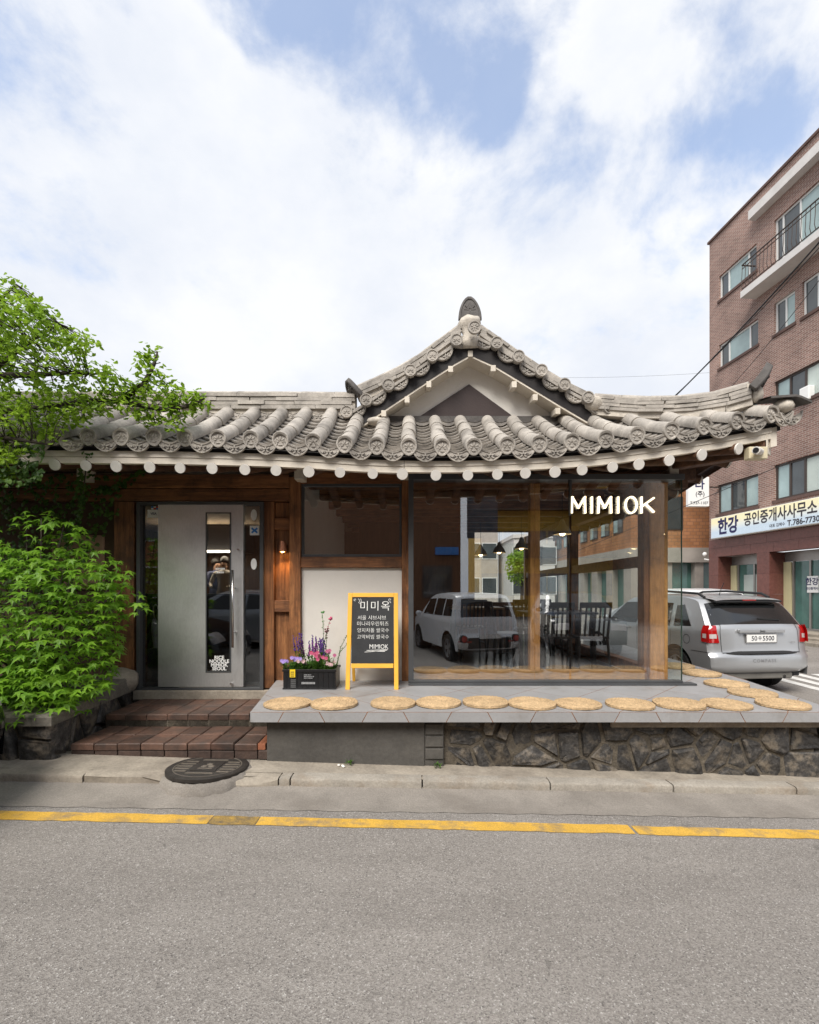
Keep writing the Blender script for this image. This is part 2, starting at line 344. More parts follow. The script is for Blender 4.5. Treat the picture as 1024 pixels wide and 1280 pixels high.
def roadmat():
    m = bpy.data.materials.new('asphalt'); m.use_nodes = True; nt = m.node_tree; N = nt.nodes.new; L = nt.links.new; bs = nt.nodes['Principled BSDF']
    ge = N('ShaderNodeNewGeometry')
    def mp(sc):
        q = N('ShaderNodeMapping'); q.inputs['Scale'].default_value = sc; L(ge.outputs['Position'], q.inputs[0]); return q.outputs[0]
    def noise(sc, det=5, ro=.6, st=(1, 1, 1), dist=0):
        n = N('ShaderNodeTexNoise'); n.inputs['Scale'].default_value = sc; n.inputs['Detail'].default_value = det; n.inputs['Roughness'].default_value = ro; n.inputs['Distortion'].default_value = dist; L(mp(st), n.inputs[0]); return n.outputs['Fac']
    def rng(v, a, b, c, d):
        r = N('ShaderNodeMapRange'); r.inputs[1].default_value = a; r.inputs[2].default_value = b; r.inputs[3].default_value = c; r.inputs[4].default_value = d; L(v, r.inputs[0]); return r.outputs[0]
    def mix(f, a, b, t='MIX'):
        x = N('ShaderNodeMix'); x.data_type = 'RGBA'; x.blend_type = t
        for i, q in ((0, f), (6, a), (7, b)):
            if isinstance(q, float): x.inputs[i].default_value = q
            elif isinstance(q, tuple): x.inputs[i].default_value = (*q, 1)
            else: L(q, x.inputs[i])
        return x.outputs[2]
    c = mix(rng(noise(.55, 6, .6, (.6, 1.6, 1)), .35, .65, 0, 1), ROAD_A, ROAD_B)
    c = mix(rng(noise(2.2, 6, .7, (.35, 1.5, 1)), .52, .72, 0, .45), c, ROAD_C)
    v = N('ShaderNodeTexVoronoi'); v.inputs['Scale'].default_value = 170; L(ge.outputs['Position'], v.inputs[0])
    sp = N('ShaderNodeSeparateColor'); L(v.outputs['Color'], sp.inputs[0])
    c = mix(1.0, c, mix(sp.outputs[0], (.72, .71, .70), (1.28, 1.29, 1.28)), 'MULTIPLY')
    c = mix(rng(sp.outputs[1], .965, .97, 0, .6), c, (.50, .48, .45)); c = mix(rng(sp.outputs[2], .955, .965, 0, .6), c, (.055, .05, .048))
    c = mix(rng(noise(7, 3, .55, (1, 1, 1), .4), .67, .73, 0, .42), c, (.085, .078, .07))                 # oil drips
    c = mix(rng(noise(1.1, 5, .6, (.12, 1.0, 1)), .58, .70, 0, .30), c, (.30, .28, .265))               # pale tyre-polished lanes
    e = N('ShaderNodeTexVoronoi'); e.feature = 'DISTANCE_TO_EDGE'; e.inputs['Scale'].default_value = .42
    nz = N('ShaderNodeTexNoise'); nz.inputs['Scale'].default_value = 2.5; nz.inputs['Detail'].default_value = 6; L(ge.outputs['Position'], nz.inputs[0])
    va = N('ShaderNodeVectorMath'); va.operation = 'MULTIPLY_ADD'; L(nz.outputs['Color'], va.inputs[0]); va.inputs[1].default_value = (.5, .5, .5); L(ge.outputs['Position'], va.inputs[2]); L(va.outputs[0], e.inputs[0])
    cr = rng(e.outputs['Distance'], .0, .0045, .55, 0); gate = rng(noise(.5, 2, .5), .50, .58, 0, 1)
    mm = N('ShaderNodeMath'); mm.operation = 'MULTIPLY'; L(cr, mm.inputs[0]); L(gate, mm.inputs[1])
    c = mix(mm.outputs[0], c, (.06, .055, .05))
    L(c, bs.inputs['Base Color']); bs.inputs['Roughness'].default_value = .85; bs.inputs['Specular IOR Level'].default_value = .35
    bp = N('ShaderNodeBump'); bp.inputs['Strength'].default_value = .5; bp.inputs['Distance'].default_value = .006; L(v.outputs['Distance'], bp.inputs['Height']); L(bp.outputs[0], bs.inputs['Normal'])
    return m
ROAD_A, ROAD_B, ROAD_C = (.205, .188, .172), (.26, .240, .220), (.165, .150, .136)
M_road = roadmat()
M_paint = mat('yellow_road_paint', (.58, .345, .055), .75, var=.12, scale=6, fine=.3, fscale=120, bump=.3, bscale=120, stain=(.20, .165, .12), sscale=7, samt=.75)
M_wpaint = mat('white_road_paint', (.62, .61, .58), .75, var=.1, scale=6, fine=.25, fscale=120, bump=.2, stain=(.3, .29, .27), sscale=4, samt=.5)
# ---------------------------------------------------------------- ground, kerb, road markings
def zs(x): return 0.048 - 0.033 * min(max(x, -9), 4.6)          # pavement level: the street falls to the right
def zr(x, y):
    b = -0.045 - 0.033 * min(max(x, -12), 4.6)
    return lerp(b, -0.02, sstep(4.5, 16, y)) if y > 0 else lerp(b, -.05, sstep(0, -12, y))
def yk(x): return 3.77 + 0.0385 * x                              # front of the kerb
def ground():
    xs = [-160, -60, -25, -12, -8] + [-6 + .5 * i for i in range(33)] + [14, 20, 40, 80, 160]
    ys = [-160, -60, -30, -16, -10, -6, -3] + [-1 + .5 * i for i in range(28)] + [16, 20, 26, 40, 80, 180]
    mb = MB(); n = len(ys)
    for x in xs:
        for y in ys: mb.v.append(Vector((x, y, zr(x, y))))
    for i in range(len(xs) - 1):
        for j in range(n - 1): mb.f.append((i * n + j, (i + 1) * n + j, (i + 1) * n + j + 1, i * n + j + 1))
    return struct('road', mb, M_road, True)
road = ground()
def strip(xa, xb, fa, fb, z, n=40):
    return MB().grid(lambda u, v: (lerp(xa, xb, u), lerp(fa(lerp(xa, xb, u)), fb(lerp(xa, xb, u)), v), z(lerp(xa, xb, u))), n, 1)
gut = MB().grid(lambda u, v: (lerp(-9, 4.1, u), lerp(yk(lerp(-9, 4.1, u)) - .34 + .008 * math.sin(u * 260) * (v < .1), yk(lerp(-9, 4.1, u)) + .02, v), zr(lerp(-9, 4.1, u), 3.4) + .004 + .032 * v * v), 160, 4)
struct('gutter', gut, M_gutter)
def yellow():
    root = None
    rnd = random.Random(3)
    segs = [(-9, -1.34), (-1.02, 1.52), (1.54, 6), (-1.335, -1.025)]
    for i, (a, b) in enumerate(segs):
        off = -.012 if i == 2 else 0
        n = int((b - a) * 14)
        e0 = [rnd.uniform(-.006, .006) for _ in range(n + 1)]; e1 = [rnd.uniform(-.006, .006) for _ in range(n + 1)]
        mb = MB()
        for k in range(n + 1):
            x = lerp(a, b, k / n); yc = 3.255 + .021 * x + off
            mb.v += [Vector((x, yc - .060 + e0[k], zr(x, yc) + .004)), Vector((x, yc + .060 + e1[k], zr(x, yc) + .004))]
        for k in range(n): mb.f.append((2 * k, 2 * k + 2, 2 * k + 3, 2 * k + 1))
        part('painted_line', mb, M_paint if i < 3 else mat('worn_paint', (.10, .085, .065), .85, col2=(.40, .25, .05), scale=14, fine=.3, fscale=120, bump=.3), road)
yellow()
for i in range(7):                                                # crossing bars on the side street
    x0 = 7.0 + i * .36
    p = MB().grid(lambda u, v: (x0 + .19 * v - .03 * u * 5, lerp(4.6, 9.5, u), zr(x0, lerp(4.6, 9.5, u)) + .005), 14, 1, True)
    part('crossing_bar', p, M_wpaint, road)
sw = MB().grid(lambda u, v: (lerp(-9, 4.35, u), lerp(yk(lerp(-9, 4.35, u)) + .12, 5.6, v), zs(lerp(-9, 4.35, u)) - .002), 60, 6)
struct('pavement', sw, M_conc)
kb = MB().grid(lambda u, v: (lerp(-9, 4.3, u), yk(lerp(-9, 4.3, u)) + .06 + .07 * v, zs(lerp(-9, 4.3, u)) - .012), 30, 1)
kerb = struct('kerb', kb, M_conc)
def kerbs():
    rnd = random.Random(5); x = -9.0
    cuts = [-9, -8, -7, -6, -5, -4, -3.28, -2.5, -1.02, -.93, .1, 1.12, 2.12, 3.14, 4.14]
    for a, b in zip(cuts, cuts[1:]):
        old = b <= -.95
        n = 10; mb = MB(); prof = []
        g = .006; h = 0.0 if not old else -.001
        ring = [(0.012, -.15), (0.0, -.02), (.006, -.006), (.02, 0), (.13, 0), (.135, -.15)]
        for k in range(n + 1):
            xx = lerp(a + g, b - g, k / n)
            for (dy, dz) in ring:
                j = rnd.uniform(-.007, .007) if old else rnd.uniform(-.0025, .0025)
                if old and -2.0 < xx < -1.1 and dy < .03: dz -= .02; j *= 2.5
                mb.v.append(Vector((xx, yk(xx) + dy + j, zs(xx) + dz + h + j * .8)))
        m = len(ring)
        for k in range(n):
            for q in range(m - 1):
                a0 = k * m + q; mb.f.append((a0, a0 + m, a0 + m + 1, a0 + 1))
        mb.f.append(tuple(range(m))); mb.f.append(tuple(n * m + q for q in reversed(range(m))))
        part('kerb_stone', mb, M_conc if old else M_kerb, kerb, True)
kerbs()

# ---------------------------------------------------------------- stone walling helper
def voronoi(U, V, seeds, gap):
    cells = []
    for i, (a, b) in enumerate(seeds):
        poly = [(0, 0), (U, 0), (U, V), (0, V)]
        for j, (c, d) in enumerate(seeds):
            if i == j: continue
            n = Vector((c - a, d - b)); l = n.length
            if l > 1.2: continue
            n /= l; mid = ((a + c) / 2, (b + d) / 2)
            poly = clip(poly, (n.x, n.y), n.x * mid[0] + n.y * mid[1] - gap / 2)
            if len(poly) < 3: break
        if len(poly) >= 3:
            q = []
            for p in poly:
                if not q or (Vector(p) - Vector(q[-1])).length > .012: q.append(p)
            if len(q) >= 3: cells.append(q)
    return cells
def stones(parent, U, V, cols, rows, fn, seed, depth=.05, gap=.016, m=None, drop=.22):
    rnd = random.Random(seed); seeds = []
    for i in range(cols):
        for j in range(rows):
            if rnd.random() < drop: continue
            seeds.append(((i + .5 + (.5 if j % 2 else 0) * .8 + rnd.uniform(-.55, .55)) * U / cols, (j + .5 + rnd.uniform(-.48, .48)) * V / rows))
    for poly in voronoi(U, V, seeds, gap):
        n = len(poly); cu = sum(p[0] for p in poly) / n; cv = sum(p[1] for p in poly) / n
        dd = depth * rnd.uniform(.45, 1.25); ta, tb = rnd.uniform(-.1, .1), rnd.uniform(-.12, .12)
        mb = MB(); rings = [(1, -.02), (.97, dd * .55), (.84, dd * .95), (.42, dd * 1.05)]
        for sc, d in rings:
            for (u, v) in poly:
                uu, vv = cu + (u - cu) * sc, cv + (v - cv) * sc
                k = 0 if d < 0 else 1
                mb.v.append(Vector(fn(uu + rnd.uniform(-.006, .006) * k, vv + rnd.uniform(-.006, .006) * k, d + k * (ta * (u - cu) + tb * (v - cv)) * sc + k * rnd.uniform(-.008, .008))))
        mb.v.append(Vector(fn(cu, cv, dd * 1.06)))
        for r in range(3):
            for k in range(n): mb.f.append((r * n + k, r * n + (k + 1) % n, (r + 1) * n + (k + 1) % n, (r + 1) * n + k))
        for k in range(n): mb.f.append((3 * n + k, 3 * n + (k + 1) % n, 4 * n))
        part('stone', mb, m or M_stone, parent)

# ---------------------------------------------------------------- terrace with tiled top, dark block, stone wall
ZP = 0.53
ter = thing('terrace', 'raised grey tiled terrace on a dark rubble stone base in front of the shop glass', 'terrace', (1.0, 4.6, 0))
base = MB().box(-1.15, 3.50, 4.155, 5.3, -.4, ZP - .09); base.box(3.501, 3.6, 4.2, 9, -.4, ZP - .095)
part('core', base, M_mort2, ter)
part('rendered_block', MB().box(-1.22, .13, 4.10, 4.5, -.2, ZP - .088).box(.13, .295, 4.112, 4.5, -.2, ZP - .088), M_block, ter, bevel=.008, label='smooth dark grey rendered front under the terrace')
for k in range(3):
    part('rendered_brick', MB().box(.135, .29, 4.098, 4.15, .10 + k * .105, .19 + k * .105), M_block, ter, bevel=.006)
part('lintel', MB().box(1.72, 3.575, 4.085, 4.3, ZP - .155, ZP - .088), M_conc, ter, bevel=.006)
stones(ter, 3.26, .56, 17, 4, lambda u, v, d: (.33 + u, 4.165 - d, -.13 + v), 11, .036, .022)
stones(ter, 4.2, .56, 17, 4, lambda u, v, d: (3.6 + d, 4.22 + u, -.13 + v), 12, .05, .018)
outline = [(-1.32, 4.0), (3.5, 4.0), (3.88, 6.0), (3.95, 8.8), (2.7, 8.8), (2.7, 5.40), (-1.5, 5.40)]
part('tile_bed', MB().prism([(-1.315, 3.994), (3.59, 3.994), (3.78, 5.40), (-1.49, 5.40)], lambda u, v, d: (u, v, d), ZP - .085, ZP - .0006)
     .prism([(2.7, 5.401), (3.8, 5.401), (3.94, 8.8), (2.7, 8.8)], lambda u, v, d: (u, v, d), ZP - .085, ZP - .0006), M_rust, ter)
def terrace_tiles():
    s = .70; g = .0042
    front = [(-1.32, 4.0), (3.6, 4.0), (3.785, 5.40), (-1.49, 5.40)]; east = [(2.7, 5.404), (3.786, 5.404), (3.94, 8.8), (2.7, 8.8)]
    for region in (front, east):
        for i in range(-6, 22):
            for j in range(-6, 22):
                a0, b0 = -9.25 + i * s, -2.35 + j * s + .0     # x - y in [a0,a0+s], x + y in [b0,b0+s]
                p = clip(region, (1, -1), a0 + s - g); p = clip(p, (-1, 1), -(a0 + g)) if len(p) > 2 else p
                p = clip(p, (1, 1), b0 + s - g) if len(p) > 2 else p; p = clip(p, (-1, -1), -(b0 + g)) if len(p) > 2 else p
                if len(p) < 3: continue
                ar = abs(sum(p[k][0] * p[(k + 1) % len(p)][1] - p[(k + 1) % len(p)][0] * p[k][1] for k in range(len(p)))) / 2
                if ar < .0006: continue
                part('tile', MB().prism(p, lambda u, v, d: (u, v, d), ZP - .02, ZP), M_slab, ter)
    # front edge pieces with slanted joints
    xs = []; 
    for j in range(-6, 22):
        xs.append((-9.25 + j * s + 4.0, 1)); xs.append((-2.35 + j * s - 4.0, -1))
    xs = sorted([q for q in xs if -1.30 < q[0] < 3.58]); xs = [(-1.32, 0)] + xs + [(3.6, 0)]
    for (a, da), (b, db) in zip(xs, xs[1:]):
        sl = .045
        p = [(a - da * sl + .0035, 0), (b - db * sl - .0035, 0), (b - .0035, .082), (a + .0035, .082)]
        if p[1][0] - p[0][0] < .004 or p[2][0] - p[3][0] < .004: continue
        part('edge_tile', MB().prism(p, lambda u, v, d: (u, 4.0 - d, ZP - .084 + v), -.01, .008), M_slab, ter)
    part('edge_tile', MB().obox((3.69, 4.7, ZP - .043), (.0, .0, .041), (.092, .70, 0), (.008, -.001, 0)), M_slab, ter)
    part('edge_tile', MB().obox((-1.405, 4.70, ZP - .043), (.0, .0, .041), (-.085, .70, 0), (.008, .001, 0)), M_slab, ter)
terrace_tiles()

# ---------------------------------------------------------------- entrance steps
st = thing('entrance_steps', 'two worn reddish brown brick steps leading up to the steel door', 'steps', (-2.1, 4.7, .1))
part('core', MB().box(-2.9, -1.25, 4.13, 4.66, -.1, .205).box(-2.95, -1.3, 4.66, 5.34, -.1, .31), M_mort2, st)
def brick_mesh(w, d, h):
    mb = MB(); b = .008
    mb.add([(-w/2,-d/2,0),(w/2,-d/2,0),(w/2,d/2,0),(-w/2,d/2,0),(-w/2,-d/2,h-b),(w/2,-d/2,h-b),(w/2,d/2,h-b),(-w/2,d/2,h-b),
            (-w/2+b,-d/2+b,h),(w/2-b,-d/2+b,h),(w/2-b,d/2-b,h),(-w/2+b,d/2-b,h)],
           [(0,1,5,4),(1,2,6,5),(2,3,7,6),(3,0,4,7),(4,5,9,8),(5,6,10,9),(6,7,11,10),(7,4,8,11),(8,9,10,11)])
    return mb
def steps():
    rnd = random.Random(9)
    me = brick_mesh(.192, .262, .055).mesh('brick', M_brick); me2 = brick_mesh(.192, .335, .055).mesh('brick', M_brick)
    mr = brick_mesh(.19, .05, .075).mesh('brick', M_brickdk)
    for i in range(9):
        x = -2.80 + i * .2 + .0
        for j in range(2):
            if x + .1 > -1.2: continue
            inst('brick', me, Matrix.Translation((x, 4.1 + .135 + j * .268, .178 + rnd.uniform(-.004, .003))) @ Matrix.Rotation(rnd.uniform(-.015, .015), 4, 'Z') @ Matrix.Rotation(rnd.uniform(-.012, .012), 4, 'Y'), st)
        inst('brick', mr, Matrix.Translation((x, 4.135, .098 + rnd.uniform(-.003, .003))), st)
    part('brick', MB().box(-1.30, -1.235, 4.11, 4.63, .176, .229), mat('new_brick', (.28, .10, .05), .7, var=.2, scale=8, bump=.3), st, bevel=.004)
    for i in range(9):
        x = -2.85 + i * .2
        for j in range(2):
            if x + .1 > -1.16: continue
            inst('brick', me2, Matrix.Translation((x, 4.65 + .17 + j * .34, .287 + rnd.uniform(-.004, .003))) @ Matrix.Rotation(rnd.uniform(-.012, .012), 4, 'Z') @ Matrix.Rotation(rnd.uniform(-.01, .01), 4, 'Y'), st)
        inst('brick', mr, Matrix.Translation((x, 4.685, .21 + rnd.uniform(-.003, .003))), st)
    part('door_sill', MB().box(-3.06, -1.56, 5.30, 5.46, .33, .435), M_conc, st, bevel=.01)
steps()

# ---------------------------------------------------------------- planting bed on the left
bed = thing('stone_planter', 'low dark stone planting bed with a thick concrete cap beside the brick steps', 'planter', (-3.6, 4.4, .1))
part('core', MB().prism([(-6.2, 3.97), (-2.97, 3.97), (-3.12, 5.36), (-6.2, 5.36)], lambda u, v, d: (u, v, d), -.1, .47), M_mort2, bed)
stones(bed, 3.0, .45, 10, 2, lambda u, v, d: (-5.95 + u, 3.972 - d, .03 + v), 21, .045, .02)
ex = Vector((-3.12 + 2.97, 5.36 - 3.97, 0)); en = Vector((ex.y, -ex.x, 0)).normalized(); el = ex.length; ex.normalize()
stones(bed, el, .45, 6, 2, lambda u, v, d: Vector((-2.97, 3.97, .03 + v)) + ex * u + en * d, 22, .04, .02)
capm = MB()
def capring():
    rnd = random.Random(4); o = [(-6, 3.90), (-2.90, 3.90), (-2.93, 4.2), (-2.97, 4.6), (-3.0, 5.0), (-3.04, 5.36)]; i_ = [(-6, 4.16), (-3.15, 4.16), (-3.18, 4.35), (-3.26, 4.6), (-3.3, 5.0), (-3.35, 5.36)]
    top = [.53, .53, .535, .56, .60, .61]
    for (a, b), (c, d), t in zip(o, i_, top):
        j = rnd.uniform(-.008, .008)
        capm.v.extend([Vector((a + j, b + j, .44)), Vector((a + j, b + j, t - .02)), Vector((a - .02 + j, b + .015, t)), Vector((c, d, t + .01)), Vector((c, d, .44))])
    for k in range(5):
        for q in range(4): capm.f.append((k * 5 + q, (k + 1) * 5 + q, (k + 1) * 5 + q + 1, k * 5 + q + 1))
    capm.f.append((0, 1, 2, 3, 4)); capm.f.append((29, 28, 27, 26, 25))
capring()
part('cap', capm, M_conc2, bed, True)
part('soil', MB().prism([(-6, 4.1), (-3.1, 4.1), (-3.25, 5.36), (-6, 5.36)], lambda u, v, d: (u, v, d), .4, .505), mat('soil', (.05, .038, .028), .95, var=.4, scale=12, bump=.8), bed)
boulder = MB().ball((-3.13, 5.22, .56), (.16, .16, .14), 12, 8)
for v in boulder.v: v += Vector((math.sin(v.y * 23) * .015, math.sin(v.z * 31) * .012, math.sin(v.x * 27) * .012))
solo('boulder', boulder, M_conc, 'rough pale boulder set against the wooden post left of the door', 'boulder', smooth='full')

# ---------------------------------------------------------------- hanok building: walls and timber frame
hk = thing('hanok_restaurant', 'traditional tiled roof wooden shop house with steel door and big glass front', 'building', (-.5, 5.4, .4))
YF = 5.38
def bx(n, x0, x1, y0, y1, z0, z1, m, bev=.006, parent=None, label=None): return part(n, MB().box(x0, x1, y0, y1, z0, z1), m, parent or hk, bevel=bev, label=label)
bx('column', -1.335, -1.212, 5.325, 5.47, .50, 2.80, M_woodv)
bx('column', -.085, .045, 5.35, 5.50, .50, 2.80, M_woodv)
bx('column', 1.365, 1.475, 5.42, 5.53, .63, 2.75, M_woodor, label='slim orange wooden post behind the shop glass')
bx('column', 2.72, 2.92, 5.42, 5.62, .50, 2.80, M_woodor, label='orange brown corner post of the glass room')
bx('column', 2.66, 2.717, 5.44, 5.60, .50, 2.80, M_woodv)
bx('column', 2.72, 2.86, 8.12, 8.30, .50, 2.80, M_woodv)
bx('column', 2.72, 2.86, 11.3, 11.45, .50, 2.80, M_woodv)
bx('column', -3.29, -3.065, 5.34, 5.48, .45, 2.53, M_woodv)
bx('column', -1.625, -1.51, 5.345, 5.47, .45, 2.53, M_woodv)
bx('wall_panel', -1.512, -1.333, 5.40, 5.46, .45, 2.53, M_woodv)
bx('rail', -1.509, -1.336, 5.352, 5.40, 1.30, 1.43, M_woodh); bx('rail', -1.509, -1.336, 5.356, 5.40, 2.22, 2.35, M_woodh)
bx('lintel_beam', -6.1, -1.338, 5.34, 5.50, 2.535, 2.672, M_woodh); bx('lintel_beam', -6.1, -1.338, 5.325, 5.50, 2.678, 2.83, M_woodh)
bx('lintel_beam', -1.209, -.088, 5.36, 5.50, 2.735, 2.86, M_woodh); bx('lintel_beam', .048, 2.95, 5.40, 5.52, 2.76, 2.92, M_woodh)
bx('wall_panel', -6.1, -3.292, 5.39, 5.47, .4, 2.53, mat('brown_wall', (.085, .05, .032), .8, var=.3, scale=3, bump=.3), 0)
bx('wall_panel', -4.0, -3.42, 5.36, 5.392, 1.55, 2.16, mat('tan_plaster', (.33, .21, .14), .9, var=.2, bump=.3), .01)
bx('plaster_wall', -1.21, -.086, 5.385, 5.46, .50, 1.795, M_plaster, .003, label='white plaster wall below the side window')
bx('window_sill', -1.213, -.083, 5.345, 5.47, 1.795, 1.915, M_woodh)
# side window over the plaster wall
win = part('window', MB().box(-1.21, -.088, 5.37, 5.42, 1.917, 1.945).box(-1.21, -.088, 5.37, 5.42, 2.705, 2.733).box(-1.21, -1.185, 5.37, 5.42, 1.946, 2.704).box(-.113, -.088, 5.37, 5.42, 1.946, 2.704), M_steelfr, hk, bevel=.002)
part('pane', MB().box(-1.186, -.112, 5.395, 5.401, 1.944, 2.706), M_glass, win)
# east side: sill, rails, panes; sill under the front posts
bx('sill_beam', .048, 2.655, 5.41, 5.54, .515, .635, M_woodorh)
bx('sill_beam', 2.73, 2.85, 5.625, 8.115, .51, .66, M_woodh); bx('sill_beam', 2.73, 2.85, 8.305, 11.3, .51, .66, M_woodh)
bx('rail', 2.735, 2.845, 5.625, 8.115, 1.82, 1.95, M_woodh); bx('rail', 2.735, 2.845, 8.305, 11.3, 1.82, 1.95, M_woodh)
bx('lintel_beam', 2.73, 2.86, 5.625, 11.45, 2.62, 2.80, M_woodh)
part('pane', MB().box(2.79, 2.796, 8.31, 11.3, .66, 1.82), M_glassside, hk); part('pane', MB().box(2.79, 2.796, 8.31, 11.3, 1.95, 2.62), M_glassside, hk)
# interior shell
M_floor = mat('polished_floor', (.12, .12, .122), .16, var=.15, scale=2, bump=.02)
M_panel = mat('interior_wood', (.10, .045, .020), .5, col2=(.16, .075, .034), scale=2, stretch=(6, 6, .6), fine=.2, fscale=10, bump=.1)
M_ceil = mat('ceiling', (.34, .26, .18), .8, var=.1, bump=.1)
bx('floor', -6.1, 2.85, 5.475, 11.4, .40, .495, M_floor, 0)
bx('back_wall', -6.1, 1.55, 11.42, 11.55, .4, 3.2, M_panel, 0); bx("side_wall", -6.15, -6.05, 5.5, 11.4, .4, 3.2, M_panel, 0)
bx('back_wall', 1.55, 2.7, 11.42, 11.55, .4, 1.25, M_panel, 0)
part('pane', MB().box(1.56, 2.7, 11.45, 11.456, 1.25, 2.65), M_glassside, hk)
bx('ceiling', -6.1, 2.9, 5.52, 11.5, 2.93, 3.0, M_ceil, 0)
bx('partition', -1.32, -1.25, 5.5, 9.2, .495, 2.93, M_plaster, 0); bx('partition', -.95, .55, 9.1, 9.2, .495, 2.93, M_panel, 0)
for k in range(7): bx('ceiling_beam', -1.25, 2.7, 5.9 + k * .75, 6.02 + k * .75, 2.80, 2.935, M_woodh, .01)
# ---------------------------------------------------------------- steel door with side lights
dx = lambda px: (px - CX) / F * 5.35
dz = lambda py: EYE + (HY - py) / F * 5.35
dr = part('door_frame', MB().box(dx(173), dx(177.5), 5.31, 5.42, .437, dz(628)).box(dx(326), dx(330.5), 5.31, 5.42, .437, dz(628))
          .box(dx(177.5), dx(326), 5.312, 5.42, dz(631.5), dz(628)).box(dx(177.5), dx(326), 5.313, 5.42, .437, dz(859)), M_steelfr, hk, bevel=.002)
part('side_light', MB().box(dx(177.6), dx(200), 5.365, 5.371, dz(859), dz(631.6)), M_glassdoor, dr)
part('side_light', MB().box(dx(305), dx(326), 5.365, 5.371, dz(859), dz(631.6)), M_glassdoor, dr)
L0, L1, G0, G1, T0, T1, Q0, Q1 = dx(199), dx(305.2), dx(258.5), dx(290), dz(858), dz(628.5), dz(840), dz(641)
leaf = part('door', MB().box(L0, G0, 5.325, 5.362, T0, T1 - .01).box(G1, L1, 5.325, 5.362, T0, T1 - .01).box(G0, G1, 5.3252, 5.362, T0, Q0).box(G0, G1, 5.3252, 5.362, Q1, T1 - .01), M_door, hk, bevel=.0015, label='brushed steel entrance door with a narrow glass slot')
part('door_glass', MB().box(G0, G1, 5.342, 5.348, Q0, Q1), M_glassdoor, leaf)
part('slot_trim', MB().box(G0, G0 + .012, 5.318, 5.33, Q0, Q1).box(G1 - .012, G1, 5.318, 5.33, Q0, Q1).box(G0 + .012, G1 - .012, 5.3185, 5.33, Q0, Q0 + .012).box(G0 + .012, G1 - .012, 5.3185, 5.33, Q1 - .012, Q1), M_steelfr, leaf)
hx = dx(295.5)
part('handle', MB().tube([(hx, 5.24, dz(808)), (hx, 5.24, dz(713))], .013, 10).tube([(hx, 5.24, dz(735)), (hx, 5.33, dz(735))], .008, 8).tube([(hx, 5.24, dz(790)), (hx, 5.33, dz(790))], .008, 8), M_chrome, leaf, 'full')
part('lock', MB().tube([(dx(299.5), 5.30, dz(687)), (dx(299.5), 5.33, dz(687))], .012, 12).tube([(dx(291), 5.30, dz(854)), (dx(291), 5.33, dz(854))], .016, 12), M_chrome, leaf)
tx = MB()
for k, s in enumerate(('RICE', 'NOODLE', 'MIMIOK', 'SEOUL')): text(tx, s, .053, lambda u, v, d, k=k: (dx(274.5) + u, 5.340, dz(822 + k * 4.6) + v), .0018)
for zz, n_ in ((711, 5), (715.5, 4)):
    for k in range(n_): tx.box(dx(276) + (k - n_ / 2) * .021, dx(276) + (k - n_ / 2) * .021 + .016, 5.3395, 5.341, dz(zz) - .009, dz(zz) + .009)
part('door_lettering', tx, M_paper, leaf)
part('sticker', MB().box(dx(184), dx(198.5), 5.358, 5.363, dz(647), dz(637)), M_paper, dr); part('sticker_print', text(MB(), 'VISA', .034, lambda u, v, d: (dx(191.5) + u, 5.357, dz(642) + v), .001), M_navy, dr)
for i in range(3):
    for j in range(2): part('sticker', MB().box(dx(188.5 + i * 3.2), dx(191 + i * 3.2), 5.358, 5.363, dz(632.8 + j * 2.1 + 1.6), dz(632.8 + j * 2.1)), (M_blue, M_paper, M_red)[(i + j) % 3], dr)
part('sticker', MB().box(dx(312), dx(324), 5.358, 5.363, dz(669), dz(657)), M_paper, dr, bevel=.004)
part('sticker_print', MB().obox((dx(318), 5.3565, dz(663)), (.032, 0, .026), (0, .0008, 0), (-.006, 0, .008)).obox((dx(318), 5.3545, dz(663)), (.032, 0, -.026), (0, .0008, 0), (.006, 0, .008)), M_blue, dr)
for yy in (643.5, 705): part('sticker', MB().prism([(.033 * math.cos(a), .063 * math.sin(a)) for a in [i * math.pi / 10 for i in range(20)]], lambda u, v, d: (dx(317) + u, d, dz(yy) + v), 5.363, 5.358), M_paper, dr)

# ---------------------------------------------------------------- glass front box
YG = 5.146
GX0, GX1, GZ1 = -.012, 2.916, 2.725
gw = part('shop_window', MB().box(GX0, GX0 + .055, YG - .03, YG + .05, ZP + .05, GZ1).box(GX0, GX1 + .02, YG - .032, YG + .05, GZ1 + .001, GZ1 + .06)
          .box(GX0, 3.05, YG - .06, YG + .06, ZP + .002, ZP + .022).box(GX0, GX1, YG - .03, YG + .05, ZP + .023, ZP + .049), M_steelfr, hk, bevel=.003, label='tall dark framed glass front projecting onto the terrace')
xm = 1.725; xj = (668.5 - CX) / F * YG
part('pane', MB().box(GX0 + .055, xj - .003, YG, YG + .01, ZP + .049, GZ1), M_glass, gw)
part('pane', MB().box(xj + .003, xm - .012, YG, YG + .01, ZP + .049, GZ1), M_glass, gw)
part('pane', MB().box(xm + .012, 2.735, YG, YG + .01, ZP + .049, GZ1), M_glass, gw)
part('pane', MB().box(2.741, GX1, YG, YG + .01, ZP + .03, GZ1), M_glassside, gw)
part('mullion', MB().box(xm - .012, xm + .012, YG - .012, YG + .03, 2.35, GZ1), M_steelfr, gw)
M_edge = mat('glass_edge', (.03, .06, .05), .2, var=.1, bump=0)
part('glass_edge', MB().box(GX1 + .0005, GX1 + .008, YG - .002, YG + .012, ZP + .03, GZ1), M_edge, gw)
part('pane', MB().box(GX1 - .012, GX1 - .002, YG + .012, 8.2, ZP + .03, GZ1), M_glassside, gw)
part('bracket', MB().box(GX0 + .06, GX1, YG + .06, 5.36, GZ1 + .02, GZ1 + .04), M_steelfr, gw)
